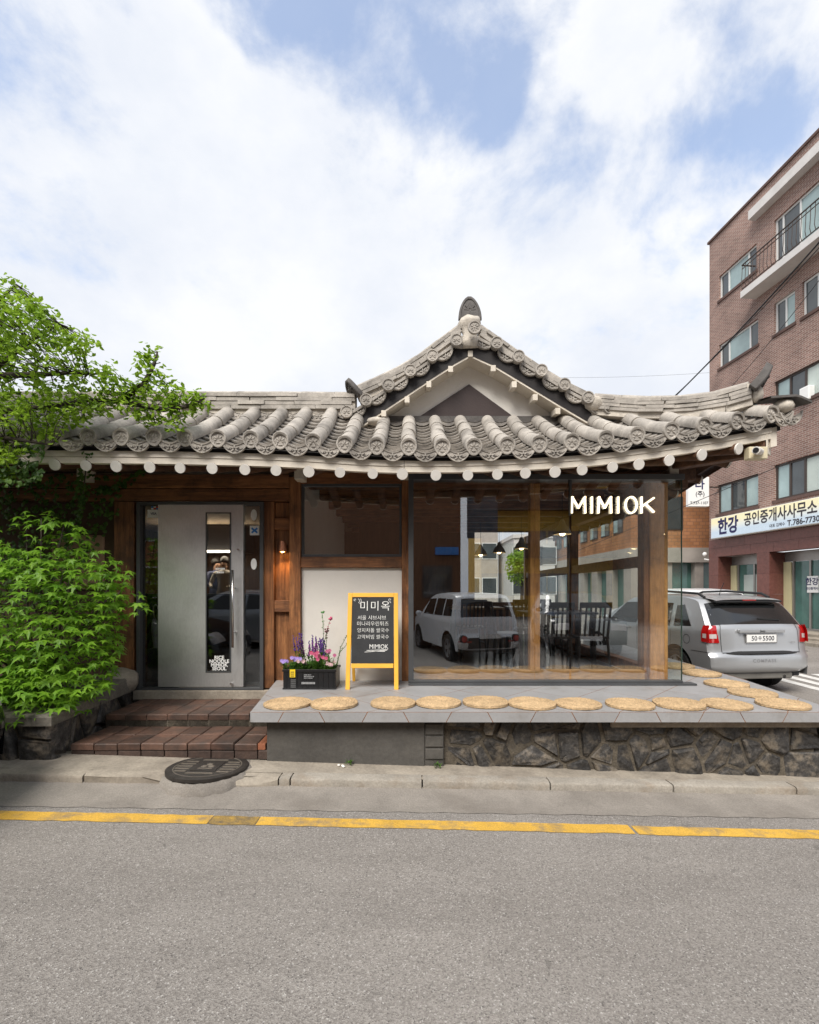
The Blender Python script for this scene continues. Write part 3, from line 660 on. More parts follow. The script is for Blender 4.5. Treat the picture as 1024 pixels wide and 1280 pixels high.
# ---------------------------------------------------------------- roof
YE = 4.45; PM = F / YE
cap_px = [-218, -177, -136, -95, -54, -13, 27, 67.7, 110.7, 151.8, 192.8, 231.7, 272.8, 313.8, 350.7, 391.7, 431, 471, 511, 553, 592.6, 634, 674, 715, 757, 796, 839, 880, 921, 964]
cap_tab = [(-120, 546), (0, 545), (68, 545), (193, 546), (290, 548), (350, 550), (392, 552), (431, 555), (471, 557), (511, 558), (553, 558.5), (592, 558), (634, 556.5), (674, 554.5), (716, 552), (757, 549), (796, 544), (839, 538), (880, 532), (921, 525.5), (964, 517.5), (995, 510)]
ex_tab = [((p - CX) / PM, EYE + (HY - y) / PM) for p, y in cap_tab]
def Zc(x): return (interp(ex_tab, x - .12) + interp(ex_tab, x) + interp(ex_tab, x + .12)) / 3     # height of the round tile ends
top_tab = [(-6, 5.52), (-.75, 5.52), (-.5, 5.62), (2.1, 5.64), (3.03, 5.05), (3.56, 4.50)]
zt_tab = [(-6, 3.60), (-.8, 3.585), (-.4, 3.53), (1.5, 3.53), (2.1, 3.56), (3.03, 3.40), (3.56, 3.22)]
def RP(x, s, up=0.0):                      # roof surface: x across, s 0 at the eave .. 1 at the top
    z0 = Zc(x) - .078; z1 = interp(zt_tab, x) - .078; y1 = interp(top_tab, x)
    L = (y1 - YE)
    return Vector((x, lerp(YE, y1, s), lerp(z0, z1, s) - .045 * min(1, L) * 4 * s * (1 - s) * .8 + up))
def deckgrid():
    mb = MB(); mb.grid(lambda u, v: RP(lerp(-6.15, 3.52, u), v, -.02), 90, 6); return mb
rf = part('roof', deckgrid(), M_tiledk, hk, label='grey clay tiled hip and gable roof with upturned corner')
def convex_mesh():
    mb = MB(); n = 12; seg = [(-.06, .083), (.97, .077)]; r2 = .060
    for y, r in ((0, .078), (.96, .072)):
        for k in range(n + 1):
            a = -.25 + (math.pi + .5) * k / n; mb.v.append(Vector((r * math.cos(a), y, r * math.sin(a))))
    for k in range(n + 1):
        a = -.25 + (math.pi + .5) * k / n; mb.v.append(Vector((r2 * math.cos(a), 0, r2 * math.sin(a))))
    for k in range(n + 1):
        a = -.25 + (math.pi + .5) * k / n; mb.v.append(Vector((r2 * math.cos(a), .96, r2 * math.sin(a))))
    m = n + 1
    for k in range(n):
        mb.f += [(k, k + m, k + m + 1, k + 1), (k, k + 1, 2 * m + k + 1, 2 * m + k), (m + k, 3 * m + k, 3 * m + k + 1, m + k + 1)]
    return mb
def pan_mesh():
    mb = MB(); n = 8; t = .018
    for y, dz in ((0, 0), (.20, 0)):
        for k in range(n + 1):
            x = -.128 + .256 * k / n; z = .058 * (x / .128) ** 2 + dz
            mb.v += [Vector((x, y, z)), Vector((x, y, z - t))]
    m = 2 * (n + 1)
    for k in range(n):
        a = 2 * k; mb.f += [(a, a + 2, a + 2 + m, a + m), (a, a + 1, a + 3, a + 2), (a + 1, a + 1 + m, a + 3 + m, a + 3)]
    return mb
def disc_mesh(r=.078, point=.16, petals=4, thick=.028, rosette=False):      # faces local -y, relief of petals
    mb = MB(); n = 28
    def ring(sc, y):
        b = len(mb.v)
        for k in range(n):
            a = 2 * math.pi * k / n; q = r * sc * (1 + (point * max(0, -math.sin(a)) ** 6 if point else 0))
            mb.v.append(Vector((q * math.cos(a), y, q * math.sin(a))))
        return b
    bs = [ring(1, thick), ring(1, .004), ring(.96, -.003), ring(.82, -.003), ring(.76, .007), ring(.0001, .007)]
    for a, b in zip(bs, bs[1:]):
        for k in range(n): mb.f.append((a + k, a + (k + 1) % n, b + (k + 1) % n, b + k))
    def bump(c, ax, ay, l, w, h):
        b = len(mb.v); mm = 8
        for k in range(mm):
            a = 2 * math.pi * k / mm; p = Vector(c) + Vector(ax) * l * math.cos(a) + Vector(ay) * w * math.sin(a); mb.v.append(p + Vector((0, .006, 0)))
        for k in range(mm):
            a = 2 * math.pi * k / mm; p = Vector(c) + (Vector(ax) * l * math.cos(a) + Vector(ay) * w * math.sin(a)) * .55; mb.v.append(p + Vector((0, .006 - (h + .006) * .62, 0)))
        for k in range(mm): mb.f.append((b + k, b + (k + 1) % mm, b + mm + (k + 1) % mm, b + mm + k))
        mb.f.append(tuple(b + mm + k for k in range(mm)))
    if rosette:
        for k in range(8):
            a = 2 * math.pi * (k + .5) / 8; d = Vector((math.cos(a), 0, math.sin(a))); bump(d * r * .45, d, Vector((-d.z, 0, d.x)), r * .24, r * .11, .004)
        bump((0, 0, 0), (1, 0, 0), (0, 0, 1), r * .14, r * .14, .006)
    else:
        for ang, l in ((90, .30), (35, .28), (145, .28), (-10, .22), (190, .22)):
            a = R(ang); d = Vector((math.cos(a), 0, math.sin(a))); bump(d * r * .34 + Vector((0, 0, -.012)), d, Vector((-d.z, 0, d.x)), r * l, r * .13, .005)
        bump((0, 0, -.045), (1, 0, 0), (0, 0, 1), r * .3, r * .08, .004)
    return mb
def crescent_mesh(w=.130, dip=.045, drop=.128, thick=.022, marks=True):
    mb = MB(); n = 16
    def prof(sc):
        up = []; lo = []
        for k in range(n + 1):
            x = -w + 2 * w * k / n; q = (x / w) ** 2
            zt = -dip * (1 - q); zb = zt - (drop - dip) * math.sqrt(max(0, 1 - q)) * 1.0
            zm = (zt + zb) / 2
            up.append((x * sc, zm + (zt - zm) * sc)); lo.append((x * sc, zm + (zb - zm) * sc))
        return up, lo
    def lay(sc, y):
        b = len(mb.v); up, lo = prof(sc)
        for p in up + lo[::-1]: mb.v.append(Vector((p[0], y, p[1])))
        return b
    N = 2 * (n + 1)
    bs = [lay(1, thick), lay(1, .002), lay(.97, -.004), lay(.86, -.004), lay(.80, .003)]
    for a, b in zip(bs, bs[1:]):
        for k in range(N): mb.f.append((a + k, a + (k + 1) % N, b + (k + 1) % N, b + k))
    for k in range(n): mb.f.append((bs[-1] + k, bs[-1] + k + 1, bs[-1] + N - 2 - k, bs[-1] + N - 1 - k))
    if marks:
        zc = -(dip + drop) / 2 + .004
        for ang, l in ((90, .022), (30, .03), (150, .03), (-30, .024), (210, .024)):
            d = Vector((math.cos(R(ang)), 0, math.sin(R(ang)))); s = Vector((-d.z, 0, d.x))
            mb.obox(Vector((0, 0, zc)) + d * l * .9, d * l * .55, Vector((0, .006, 0)), s * .006)
        for sx in (-1, 1): mb.obox((sx * .065, 0, zc + .012), (.014, 0, .008 * sx), (0, .005, 0), (-.004 * sx, 0, .008))
    return mb
me_convex = convex_mesh().mesh('roof_tile', M_tile, smooth=True); me_pan = pan_mesh().mesh('pan_tile', M_pant, smooth=True)
me_disc = disc_mesh().mesh('tile_end', M_tile, smooth=True); me_cres = crescent_mesh().mesh('pan_tile_end', M_tile, smooth=True)
me_cresdk = crescent_mesh(.13, .05, .10, .03, False).mesh('pan_tile_end', mat('aged_tile', (.17, .155, .14), .8, var=.25, scale=9, bump=.4, stain=(.4, .36, .3), sscale=7, samt=.4), smooth=True)
def rows():
    rnd = random.Random(17)
    xs = [(p - CX) / PM for p in cap_px]
    for i, x in enumerate(xs):
        L = (RP(x, 1) - RP(x, 0)).length; n = max(1, round(L / .36))
        for k in range(n):
            a, b = RP(x, k / n, .072), RP(x, (k + 1) / n, .072); d = b - a
            m = frame(a, Vector((1, rnd.uniform(-.03, .03), rnd.uniform(-.04, .04))), d) @ Matrix.Diagonal((rnd.uniform(.97, 1.03), d.length * 1.03, 1.0 + .03 * (k == 0), 1))
            inst('roof_tile', me_convex, m, rf)
        yaw = .0 if x < 2 else (x - 2) * .22
        m = Matrix.Translation(RP(x, 0, .078) + Vector((0, -.012, 0))) @ Matrix.Rotation(yaw, 4, 'Z') @ Matrix.Rotation(R(8 + rnd.uniform(-3, 3)), 4, 'X') @ Matrix.Rotation(rnd.uniform(-.06, .06), 4, 'Y')
        inst('tile_end', me_disc, m, rf)
    xs2 = xs + [3.58]
    for a, b in zip(xs2, xs2[1:]):
        x = (a + b) / 2; L = (RP(x, 1) - RP(x, 0)).length; n = max(1, int(L / .118)); sc = (b - a) / .30
        for k in range(n):
            s = k / n; p = RP(x, s, .030 + rnd.uniform(-.004, .004)); d = RP(x, min(1, s + .25)) - RP(x, s)
            if L * (1 - s) < .12: continue
            inst('pan_tile', me_pan, frame(p + Vector((rnd.uniform(-.004, .004), 0, 0)), Vector((1, 0, rnd.uniform(-.015, .015)) if x < 2 else (1, 0, (Zc(b) - Zc(a)) / (b - a) * .7)), d) @ Matrix.Diagonal((sc, 1, 1, 1)) @ Matrix.Rotation(R(-11.5), 4, 'X'), rf)
        tz = math.atan2(Zc(b) - Zc(a), b - a)
        inst('pan_tile_end', me_cres, Matrix.Translation(RP(x, 0, .066) + Vector((0, -.004, 0))) @ Matrix.Rotation(-tz * .8, 4, 'Y') @ Matrix.Rotation(R(6), 4, 'X') @ Matrix.Diagonal((sc, 1, 1, 1)), rf)
        if x < 2.3 and L > .5:
            mm = Matrix.Translation(RP(x, .985, .115)) @ Matrix.Rotation(R(-8), 4, 'X') @ Matrix.Diagonal((sc, 1, 1, 1))
            inst('pan_tile_end', me_cresdk if -.75 < x else me_cres, mm, rf)
rows()
def resamp(path, seg):
    path = [Vector(p) for p in path]; ln = [0]
    for a, b in zip(path, path[1:]): ln.append(ln[-1] + (b - a).length)
    def at(s):
        s = min(max(s, 0), ln[-1])
        for i in range(len(path) - 1):
            if s <= ln[i + 1] + 1e-9: return path[i].lerp(path[i + 1], (s - ln[i]) / max(1e-6, ln[i + 1] - ln[i]))
        return path[-1]
    return at, ln[-1]
def ridge(path, layers, lh, width, cr, seg, seed, cover_cap=False):
    rnd = random.Random(seed); at, L = resamp(path, seg)
    for k in range(layers):
        s = -seg * rnd.random()
        while s < L - .03:
            l = seg * rnd.uniform(.85, 1.15); a, b = max(0, s), min(L, s + l - .004); s += l
            if b - a < .04: continue
            p, q = at(a), at(b); up = Vector((0, 0, lh * (k + .5)))
            off = Vector((rnd.uniform(-.006, .006), rnd.uniform(-.010, .010), rnd.uniform(-.003, .003)))
            part('ridge_tile', MB().bar(p + up + off, q + up + off, width * rnd.uniform(.94, 1.05), lh * .86), M_tile, rf)
    s = 0
    while s < L - .05:
        l = min(seg * 1.1, L - s); p, q = at(s), at(s + l - .006); up = Vector((0, 0, lh * layers))
        part('ridge_tile', MB().tube([p + up, q + up], [cr * 1.03, cr * .97], 12), M_tile, rf, True); s += l
    core = MB()
    ps = [at(L * i / 14) for i in range(15)]
    for p, q in zip(ps, ps[1:]): core.bar(p + Vector((0, 0, lh * layers / 2 - .03)), q + Vector((0, 0, lh * layers / 2 - .03)), width * .72, lh * layers + .06)
    part('ridge_core', core, M_mortar, rf)
# left wing ridge
ridge([(-6.1, 5.62, 3.625), (-3.0, 5.60, 3.625), (-1.2, 5.58, 3.61), (-.62, 5.57, 3.60)], 4, .047, .22, .052, .34, 1)
gy = 5.5; gpm = F / gy
def G(px, py, y=gy): return Vector(((px - CX) / gpm, y, EYE + (HY - py) / gpm))
capsL = [(569.5, 431.8), (540, 451), (513, 469), (486, 486.6), (459, 505), (435, 519.5)]
capsR = [(618.7, 435.3), (645.4, 451.7), (673.4, 468.9), (701.5, 486), (730.4, 502), (757, 515)]
me_vdisc = disc_mesh(.070, 0).mesh('tile_end', M_tile, smooth=True); me_vcres = crescent_mesh(.115, .03, .080, .05).mesh('pan_tile_end', M_tile, smooth=True)
me_ros = disc_mesh(.074, 0, rosette=True).mesh('tile_end', M_tile, smooth=True)
for caps, sg in ((capsL, -1), (capsR, 1)):
    for i, (px, py) in enumerate(caps):
        p = G(px, py, 5.365); inst('tile_end', me_vdisc, Matrix.Translation(p), rf)
        part('roof_tile', MB().tube([p + Vector((0, .02, 0)), p + Vector((0, .36, .02))], .06, 12), M_tile, rf, True)
        if i == 0: qx, qy = (587.5, 420)
        else: qx, qy = caps[i - 1]
        mx, my = (px + qx) / 2, (py + qy) / 2 + 3
        ang = math.atan2(-(py - qy), (px - qx) * 1.0); ang = ang if sg > 0 else ang - math.pi
        inst('pan_tile_end', me_vcres, Matrix.Translation(G(mx, my, 5.43)) @ Matrix.Rotation(-math.atan2((qy - py), (px - qx)) if sg > 0 else -math.atan2((py - qy), (qx - px)), 4, 'Y') , rf)
        mid = G(mx, my - 1, 5.42)
        t = (G(px, py) - G(qx, qy)).normalized()
        part('roof_tile', MB().bar(mid - t * .13 + Vector((0, .14, .0)), mid + t * .13 + Vector((0, .14, .0)), .26, .03), M_tile, rf)
topL = [(575, 404), (555, 418), (530, 438), (500, 456), (470, 470), (447, 480)]
topR = [(600, 404), (620, 418), (640, 432), (680, 459), (710, 477), (742, 492)]
for top, sd in ((topL, 2), (topR, 3)):
    ridge([G(a, b, 5.53) - Vector((0, 0, .165)) for a, b in top], 3, .04, .18, .045, .27, sd)
hip = [(2.12, 5.50, 3.80), (2.53, 5.28, 3.68), (2.85, 5.06, 3.60), (3.13, 4.84, 3.56), (3.33, 4.66, 3.585)]
ridge([Vector(p) - Vector((0, 0, .20)) for p in hip], 4, .038, .17, .045, .27, 4)
for c_, r_ in ((G(760, 516, 5.45), (.13, .10, .06)), (G(470, 527, 5.5), (.12, .08, .05)), (Vector((3.345, 4.62, 3.43)), (.055, .055, .085)), (Vector((2.1, 5.45, 3.66)), (.12, .09, .09))):
    part('mortar_lump', MB().ball(c_, r_), M_mortar, rf, 'full')
# mortar under the finial and leaf shaped ridge end tiles
def finial_lump():
    mb = MB(); prof = [(.0, -.30), (.11, -.30), (.105, -.2), (.085, -.1), (.10, -.02), (.135, .03), (.12, .10), (.05, .14), (0, .14)]
    mb.lathe([(r, z) for r, z in prof], 16, Matrix.Translation(G(587, 410, 5.48)) @ Matrix.Diagonal((1, .8, .85, 1)))
    for v in mb.v: v += Vector((math.sin(v.z * 40 + v.x * 20) * .006, 0, math.sin(v.x * 50) * .006))
    return mb
part('mortar_lump', finial_lump(), M_mortar, rf, 'full')
inst('tile_end', me_ros, Matrix.Translation(G(590.5, 420.5, 5.30)), rf)
def leaf_tile(w, h, bend):
    mb = MB(); n = 10; rows_ = []
    pts = []
    for k in range(n + 1):
        t = k / n; hw = w * math.cos(t * math.pi / 2 * .98) ** .55 * (1 if t > .0 else 1)
        pts.append((hw, t * h))
    for y0, sc in ((.03, 1), (.0, 1), (-.006, .93), (-.006, .80), (.004, .74)):
        b = len(mb.v)
        for hw, z in pts: mb.v.append(Vector((-hw * sc, y0 + bend * (z / h) ** 2, h * .45 + (z - h * .45) * sc)))
        for hw, z in pts: mb.v.append(Vector((hw * sc, y0 + bend * (z / h) ** 2, h * .45 + (z - h * .45) * sc)))
    N = n + 1
    for r in range(4):
        a, b = r * 2 * N, (r + 1) * 2 * N
        for k in range(n):
            mb.f += [(a + k, b + k, b + k + 1, a + k + 1), (a + N + k + 1, b + N + k + 1, b + N + k, a + N + k)]
        mb.f.append((a, a + N, b + N, b)); mb.f.append((a + n, b + n, b + 2 * N - 1, a + 2 * N - 1))
    a = 8 * N
    for k in range(n): mb.f.append((a + k, a + N + k, a + N + k + 1, a + k + 1))
    for k in range(n): mb.f.append((k, k + 1, N + k + 1, N + k))
    for ang, l in ((90, .07), (50, .06), (130, .06), (10, .05), (170, .05), (-90, .04)):
        d = Vector((math.cos(R(ang)), 0, math.sin(R(ang)))); s = Vector((-d.z, 0, d.x)); l *= w / .13
        mb.obox(Vector((0, .004 + bend * .2, h * .40)) + d * l * .75, d * l * .5, Vector((0, .006, 0)), s * .010)
    return mb
me_leaf = leaf_tile(.132, .30, .03).mesh('ridge_end_tile', M_tiledk, smooth=True)
inst('ridge_end_tile', me_leaf, Matrix.Translation(G(587, 402.5, 5.44)) @ Matrix.Rotation(R(-6), 4, 'X'), rf)
inst('ridge_end_tile', me_leaf, Matrix.Translation(Vector((3.325, 4.64, 3.44))) @ Matrix.Rotation(R(12), 4, 'Y') @ Matrix.Rotation(R(62), 4, 'Z') @ Matrix.Rotation(R(34), 4, 'X') @ Matrix.Diagonal((.95, 2.2, .95, 1)), rf)
inst('ridge_end_tile', me_leaf, Matrix.Translation(G(446, 498, 5.5)) @ Matrix.Rotation(R(-60), 4, 'Z') @ Matrix.Rotation(R(50), 4, 'X') @ Matrix.Diagonal((.85, 1.5, .72, 1)), rf)
# corner tile beyond the hip
inst('pan_tile_end', me_cres, Matrix.Translation((3.55, 4.46, Zc(3.55) - .01)) @ Matrix.Rotation(.15, 4, 'Z') @ Matrix.Rotation(-.12, 4, 'Y'), rf)
part('roof_tile', MB().grid(lambda u, v: Vector((3.33 + .33 * u, 4.42 + .3 * v - .06 * u, 3.335 + .0 * u - .11 * max(0, u - .62) ** 1.3 * 2.2 + .05 * v)), 8, 2)
     .grid(lambda u, v: Vector((3.33 + .33 * u, 4.42 + .3 * v - .06 * u, 3.315 + .0 * u - .11 * max(0, u - .62) ** 1.3 * 2.2 + .05 * v)), 8, 2, True)
     .grid(lambda u, v: Vector((3.33 + .33 * u, 4.42 - .06 * u, 3.315 + .02 * v - .11 * max(0, u - .62) ** 1.3 * 2.2)), 8, 1), M_tiledk, rf, True)
part('mortar_lump', MB().ball((3.50, 4.50, 3.26), (.09, .1, .07)), M_mortar, rf, 'full')
# gable: dark verge boards, cream soffit with blocks, cream gable wall, dark triangle
ga = G(587, 428, 5.47); 
def verge(pts_top, off0, off1, y0, y1, m, name):
    mb = MB()
    P = [G(a, b, 5.47) for a, b in pts_top]
    for p in P:
        for (o, y) in ((off0, y0), (off1, y0), (off1, y1), (off0, y1)): mb.v.append(Vector((p.x, y, p.z - o)))
    for k in range(len(P) - 1):
        for q in range(4):
            a = k * 4 + q; b = k * 4 + (q + 1) % 4; mb.f.append((a, a + 4, b + 4, b))
    mb.f.append((3, 2, 1, 0)); e = 4 * (len(P) - 1); mb.f.append((e, e + 1, e + 2, e + 3))
    part(name, mb, m, rf)
vl = [(587.5, 424), (569.5, 434), (540, 453), (513, 471), (486, 489), (459, 507), (445, 517)]
vr = [(587.5, 424), (618.7, 438), (645.4, 454), (673.4, 471), (701.5, 488), (730.4, 505), (748, 513)]
for v in (vl, vr):
    verge(v, -.02, .20, 5.46, 5.49, M_black, 'verge_board')
    verge(v, .20, .222, 5.465, 5.72, M_cream, 'gable_soffit')
blocks = [(500, 503), (521, 491), (537, 483), (562, 463), (588, 444), (611, 463), (634, 481), (658, 497), (686, 516)]
blocks = [(480, 518), (509, 501), (536, 482), (563, 463), (587.5, 444), (616, 462), (642, 482), (668, 498), (696, 515)]
for (px, py) in blocks:
    c = G(px, py - 1, 5.55); part('gable_block', MB().obox(c, (.028, 0, 0), (0, .10, .015), (0, 0, .035)), M_cream, rf, bevel=.004)
gw_ = MB()
_pts = [G(a, b, 5.47) for a, b in vl[::-1] + vr[1:]]
for p in _pts: gw_.v += [Vector((p.x, 5.70, p.z - .17)), Vector((p.x, 5.70, 3.38))]
for k in range(len(_pts) - 1): gw_.f.append((2 * k, 2 * k + 1, 2 * k + 3, 2 * k + 2))
part('gable_wall', gw_, M_plaster, rf)
part('gable_panel', MB().prism([((522 - CX) / 105.6, 3.585), ((644 - CX) / 105.6, 3.585), ((586.5 - CX) / 105.6, EYE + (HY - 480) / 105.6)], lambda u, v, d: (u, d, v), 5.70, 5.68), M_brownbd, rf, bevel=.004)
part('gable_flashing', MB().box(G(478, 0).x, G(706, 0).x, 5.64, 5.699, 3.50, 3.59), M_tiledk, rf)
# rear slopes (out of sight from the street)
part('rear_deck', MB().grid(lambda u, v: (lerp(.69, 3.55, u), lerp(6.3, 11.8, v), lerp(4.42, 3.0, u) - .25 * math.sin(u * math.pi)), 10, 6)
     .grid(lambda u, v: (lerp(.69, -1.6, u), lerp(5.56, 11.8, v), lerp(4.42, 3.4, u) - .2 * math.sin(u * math.pi)), 10, 6, True)
     .box(-6.15, -1.5, 5.7, 11.7, 3.2, 3.3), M_tiledk, rf)
# fascia board, dark tile batten, soffit
def edge(xa, xb, z0, z1, y0, y1, m, name, n=40, bev=.003):
    mb = MB()
    for k in range(n + 1):
        x = lerp(xa, xb, k / n); z = Zc(x)
        for (o, y) in ((z0, y0), (z1, y0), (z1, y1), (z0, y1)): mb.v.append(Vector((x, y, z + o)))
    for k in range(n):
        for q in range(4):
            a = k * 4 + q; b = k * 4 + (q + 1) % 4; mb.f.append((a, b, b + 4, a + 4))
    mb.f.append((0, 3, 2, 1)[::-1]); e = 4 * n; mb.f.append((e, e + 1, e + 2, e + 3)[::-1])
    return part(name, mb, m, rf)
edge(-6.15, 3.50, -.155, -.07, 4.53, 4.60, M_black, 'tile_batten', 70)
edge(-6.15, -.052, -.172, -.118, 4.505, 4.56, M_cream, 'fascia'); edge(-6.15, -.052, -.232, -.174, 4.513, 4.57, M_cream, 'fascia')
edge(-.048, 3.40, -.165, -.118, 4.505, 4.56, M_cream, 'fascia', 60); edge(-.048, 3.40, -.222, -.167, 4.513, 4.57, M_cream, 'fascia', 60)
edge(3.402, 3.46, -.30, -.12, 4.52, 4.56, M_cream, 'fascia', 3)
part('soffit', MB().grid(lambda u, v: (lerp(-6.15, 3.46, u), lerp(4.56, 5.58, v), Zc(lerp(-6.15, 3.46, u)) - .155 + .33 * v), 80, 3, True)
     .grid(lambda u, v: (lerp(3.46, 2.75, v), lerp(lerp(4.62, 5.7, v), 11.6, u), lerp(Zc(3.46), Zc(2.2), sstep(0, .3, u)) - .155 + .25 * v), 30, 3, False), M_rafter, rf)
part('east_fascia', MB().grid(lambda u, v: (3.47, lerp(4.56, 11.6, u), lerp(Zc(3.46), Zc(1.8), sstep(0, .35, u)) - .23 + .13 * v), 30, 1).grid(lambda u, v: (3.49, lerp(4.56, 11.6, u), lerp(Zc(3.46), Zc(1.8), sstep(0, .35, u)) - .23 + .13 * v), 30, 1, True), M_rafter, rf)
# rafters with white painted ends
rafs = [(-218, 578), (-177, 578), (-136, 578), (-95, 578), (-54, 578), (-13, 578.5), (28, 579.5), (68, 581), (107, 582), (145, 583), (187, 584), (225, 585), (265, 585.5), (306, 587), (345, 588), (386, 589.5), (425, 590.5), (466, 592), (503, 592.5), (545, 594), (585, 594), (622, 593), (657, 591.5), (694, 590), (728, 587.5), (766, 584), (799, 580.5), (837, 575.5), (878, 568.5), (924, 561)]
rr = random.Random(31)
for px, py in rafs:
    p = W(px, py, 4.50); fan = max(0, p.x - 2.2)
    q = p + Vector((-.55 * fan, 1.15, .36 if fan == 0 else .30 - .06 * fan)); d = (q - p).normalized(); r = rr.uniform(.047, .052)
    ra = part('rafter', MB().tube([p, q], [r, r * 1.08], 14), M_rafter, hk, True)
    cu = d * .003
    part('rafter_end', MB().tube([p - cu, p + d * .012], r * 1.015, 16), M_white, ra, True)
for k in range(12):
    y = 5.15 + k * .5; z = lerp(Zc(3.3), Zc(1.8), sstep(4.6, 7, y)) - .24
    ra = part('rafter', MB().tube([(3.42, y, z), (2.5, y + .05, z + .28)], .05, 12), M_rafter, hk, True)
    part('rafter_end', MB().tube([(3.424, y, z), (3.405, y, z + .005)], .0505, 12), M_white, ra, True)
hipb = part('hip_beam', MB().bar((2.55, 5.65, 2.97), (3.40, 4.56, 2.93), .13, .20), M_rafter, hk, bevel=.012)
part('beam_end', MB().bar((3.402, 4.557, 2.93), (3.41, 4.548, 2.93), .128, .2), M_cream, hipb)
part('eave_beam', MB().bar((2.95, 5.50, 2.86), (3.25, 5.5, 2.86), .12, .14), M_rafter, hk, bevel=.01); part('eave_beam', MB().bar((2.93, 5.25, 2.70), (3.02, 5.25, 2.70), .1, .1), M_rafter, hk, bevel=.01)
for px, py in ((374, 593), (506, 590), (842, 588.5), (103, 594)):
    c = W(px, py, 5.2); part('beam_end', MB().box(c.x - .05, c.x + .05, 5.18, 5.36, c.z - .055, c.z + .07), M_cream, hk, bevel=.006)
part('eave_plate', MB().box(-6.1, 2.95, 5.30, 5.42, 2.865, 2.985), M_rafter, hk)
# ---------------------------------------------------------------- straw cushions
def cushion_mesh():
    mb = MB(); n = 84; prof = []
    nr = 8; Rr = .195; H = .042
    for i in range(nr * 4 + 1):
        t = i / (nr * 4); r = Rr * t; z = H * (1 - .32 * t ** 6) + .0046 * math.cos(t * nr * 2 * math.pi) * (t > .02) - .004
        prof.append((max(r, .0005), z))
    for k, (dr, dz) in enumerate(((.007, -.010), (.008, -.016), (.005, -.021), (.009, -.026), (.007, -.034), (-.005, -.042))):
        prof.append((Rr + dr, H * .68 + dz + .008))
    for i, (r, z) in enumerate(prof):
        for k in range(n):
            a = 2 * math.pi * k / n; t = min(1, r / Rr); w = .0036 * math.sin(a * 28 + (i // 4) * math.pi + i * .4) * (t > .25)
            w += .0025 * math.sin(a * 3 + 1) * t
            mb.v.append(Vector((r * math.cos(a) * (1 + .008 * math.sin(2 * a)), r * math.sin(a), max(0, z + w))))
    for i in range(len(prof) - 1):
        for k in range(n): mb.f.append((i * n + k, (i + 1) * n + k, (i + 1) * n + (k + 1) % n, i * n + (k + 1) % n))
    return mb
me_cush = cushion_mesh().mesh('straw_cushion', M_straw, smooth='full')
def cushions():
    rnd = random.Random(2)
    nm = ['at the end of the row by the brick steps', 'beside the flower crate, second from the brick steps', 'in front of the yellow chalkboard, third from the brick steps', 'fourth from the brick steps along the terrace front', 'fifth from the brick steps along the terrace front',
          'sixth from the brick steps along the terrace front', 'seventh from the brick steps along the terrace front', 'eighth from the brick steps along the terrace front', 'ninth from the brick steps, below the glass corner', 'tenth from the brick steps along the terrace front', 'at the outer front corner of the terrace above the crossing road']
    fr = [(360, 877), (418, 877.5), (491.5, 877), (548, 876), (607, 876), (665, 877.5), (722.5, 877.5), (788, 878.5), (848.5, 878), (912.5, 880), (982.5, 879.5)]
    sd = [(940.5, 864.5), (908, 853.5), (877, 840.5), (846, 831.5)]
    sn = ['on the terrace side, next behind the corner cushion', 'on the terrace side, second behind the corner cushion', 'on the terrace side beside the silver car bumper', 'on the terrace side behind the free glass corner']
    for (px, py), t in list(zip(fr, nm)) + list(zip(sd, sn)):
        d = F * (EYE - ZP - .028) / (py - HY); x = (px - CX) / F * d; d = max(d, 4.215)
        o = bpy.data.objects.new('straw_cushion', me_cush); link(o, None)
        o.location = (x, d, ZP + .0005); o.rotation_euler = (0, 0, rnd.uniform(0, 6)); s = rnd.uniform(.97, 1.03); o.scale = (s, s, rnd.uniform(.85, 1.12))
        o['label'] = 'round woven straw cushion ' + t; o['category'] = 'cushion'; o['group'] = 'straw cushions on the terrace'
cushions()
# ---------------------------------------------------------------- chalkboard
cb = thing('chalkboard_stand', 'yellow framed folding chalkboard with white Korean menu writing on the terrace', 'chalkboard', (-.38, 4.95, ZP))
lean = .20 / 1.0
def B(u, v, d=0):                          # u across, v up, d towards viewer, on the leaning front
    return Vector((-.383 + u, 4.90 + v * .16 - d, ZP + v * .985))
bw = .262; bh = 1.0
for s in (-1, 1):
    a, b = B(s * (bw - .022) * 1.035, 0), B(s * (bw - .022), bh); part('leg', MB().obox((a + b) / 2, (.022, 0, 0), (0, .014, 0), (b - a) / 2), M_yellowwood, cb, bevel=.003)
    a, b = Vector((-.383 + s * .235, 5.34, ZP)), B(s * .235, bh - .03, -.03); part('leg', MB().obox((a + b) / 2, (.016, 0, 0), (0, .012, 0), (b - a) / 2), M_yellowwood, cb, bevel=.003)
part('rail', MB().obox(B(0, bh - .022), (bw - .0445, 0, 0), (0, .0135, 0), (B(0, .022) - B(0, 0))), M_yellowwood, cb, bevel=.003)
part('rail', MB().obox(B(0, .24), (bw - .0445, 0, 0), (0, .0135, 0), (B(0, .022) - B(0, 0))), M_yellowwood, cb, bevel=.003)
part('rail', MB().bar((-.6, 5.28, ZP + .2), (-.17, 5.28, ZP + .2), .015, .03), M_yellowwood, cb)
board = part('board', MB().obox(B(0, .61), (bw - .044, 0, 0), (0, .006, 0), (B(0, .345) - B(0, 0))), M_chalkb, cb)
bt = lambda ox, oy: (lambda u, v, d: B(ox + u, oy + v, .009))
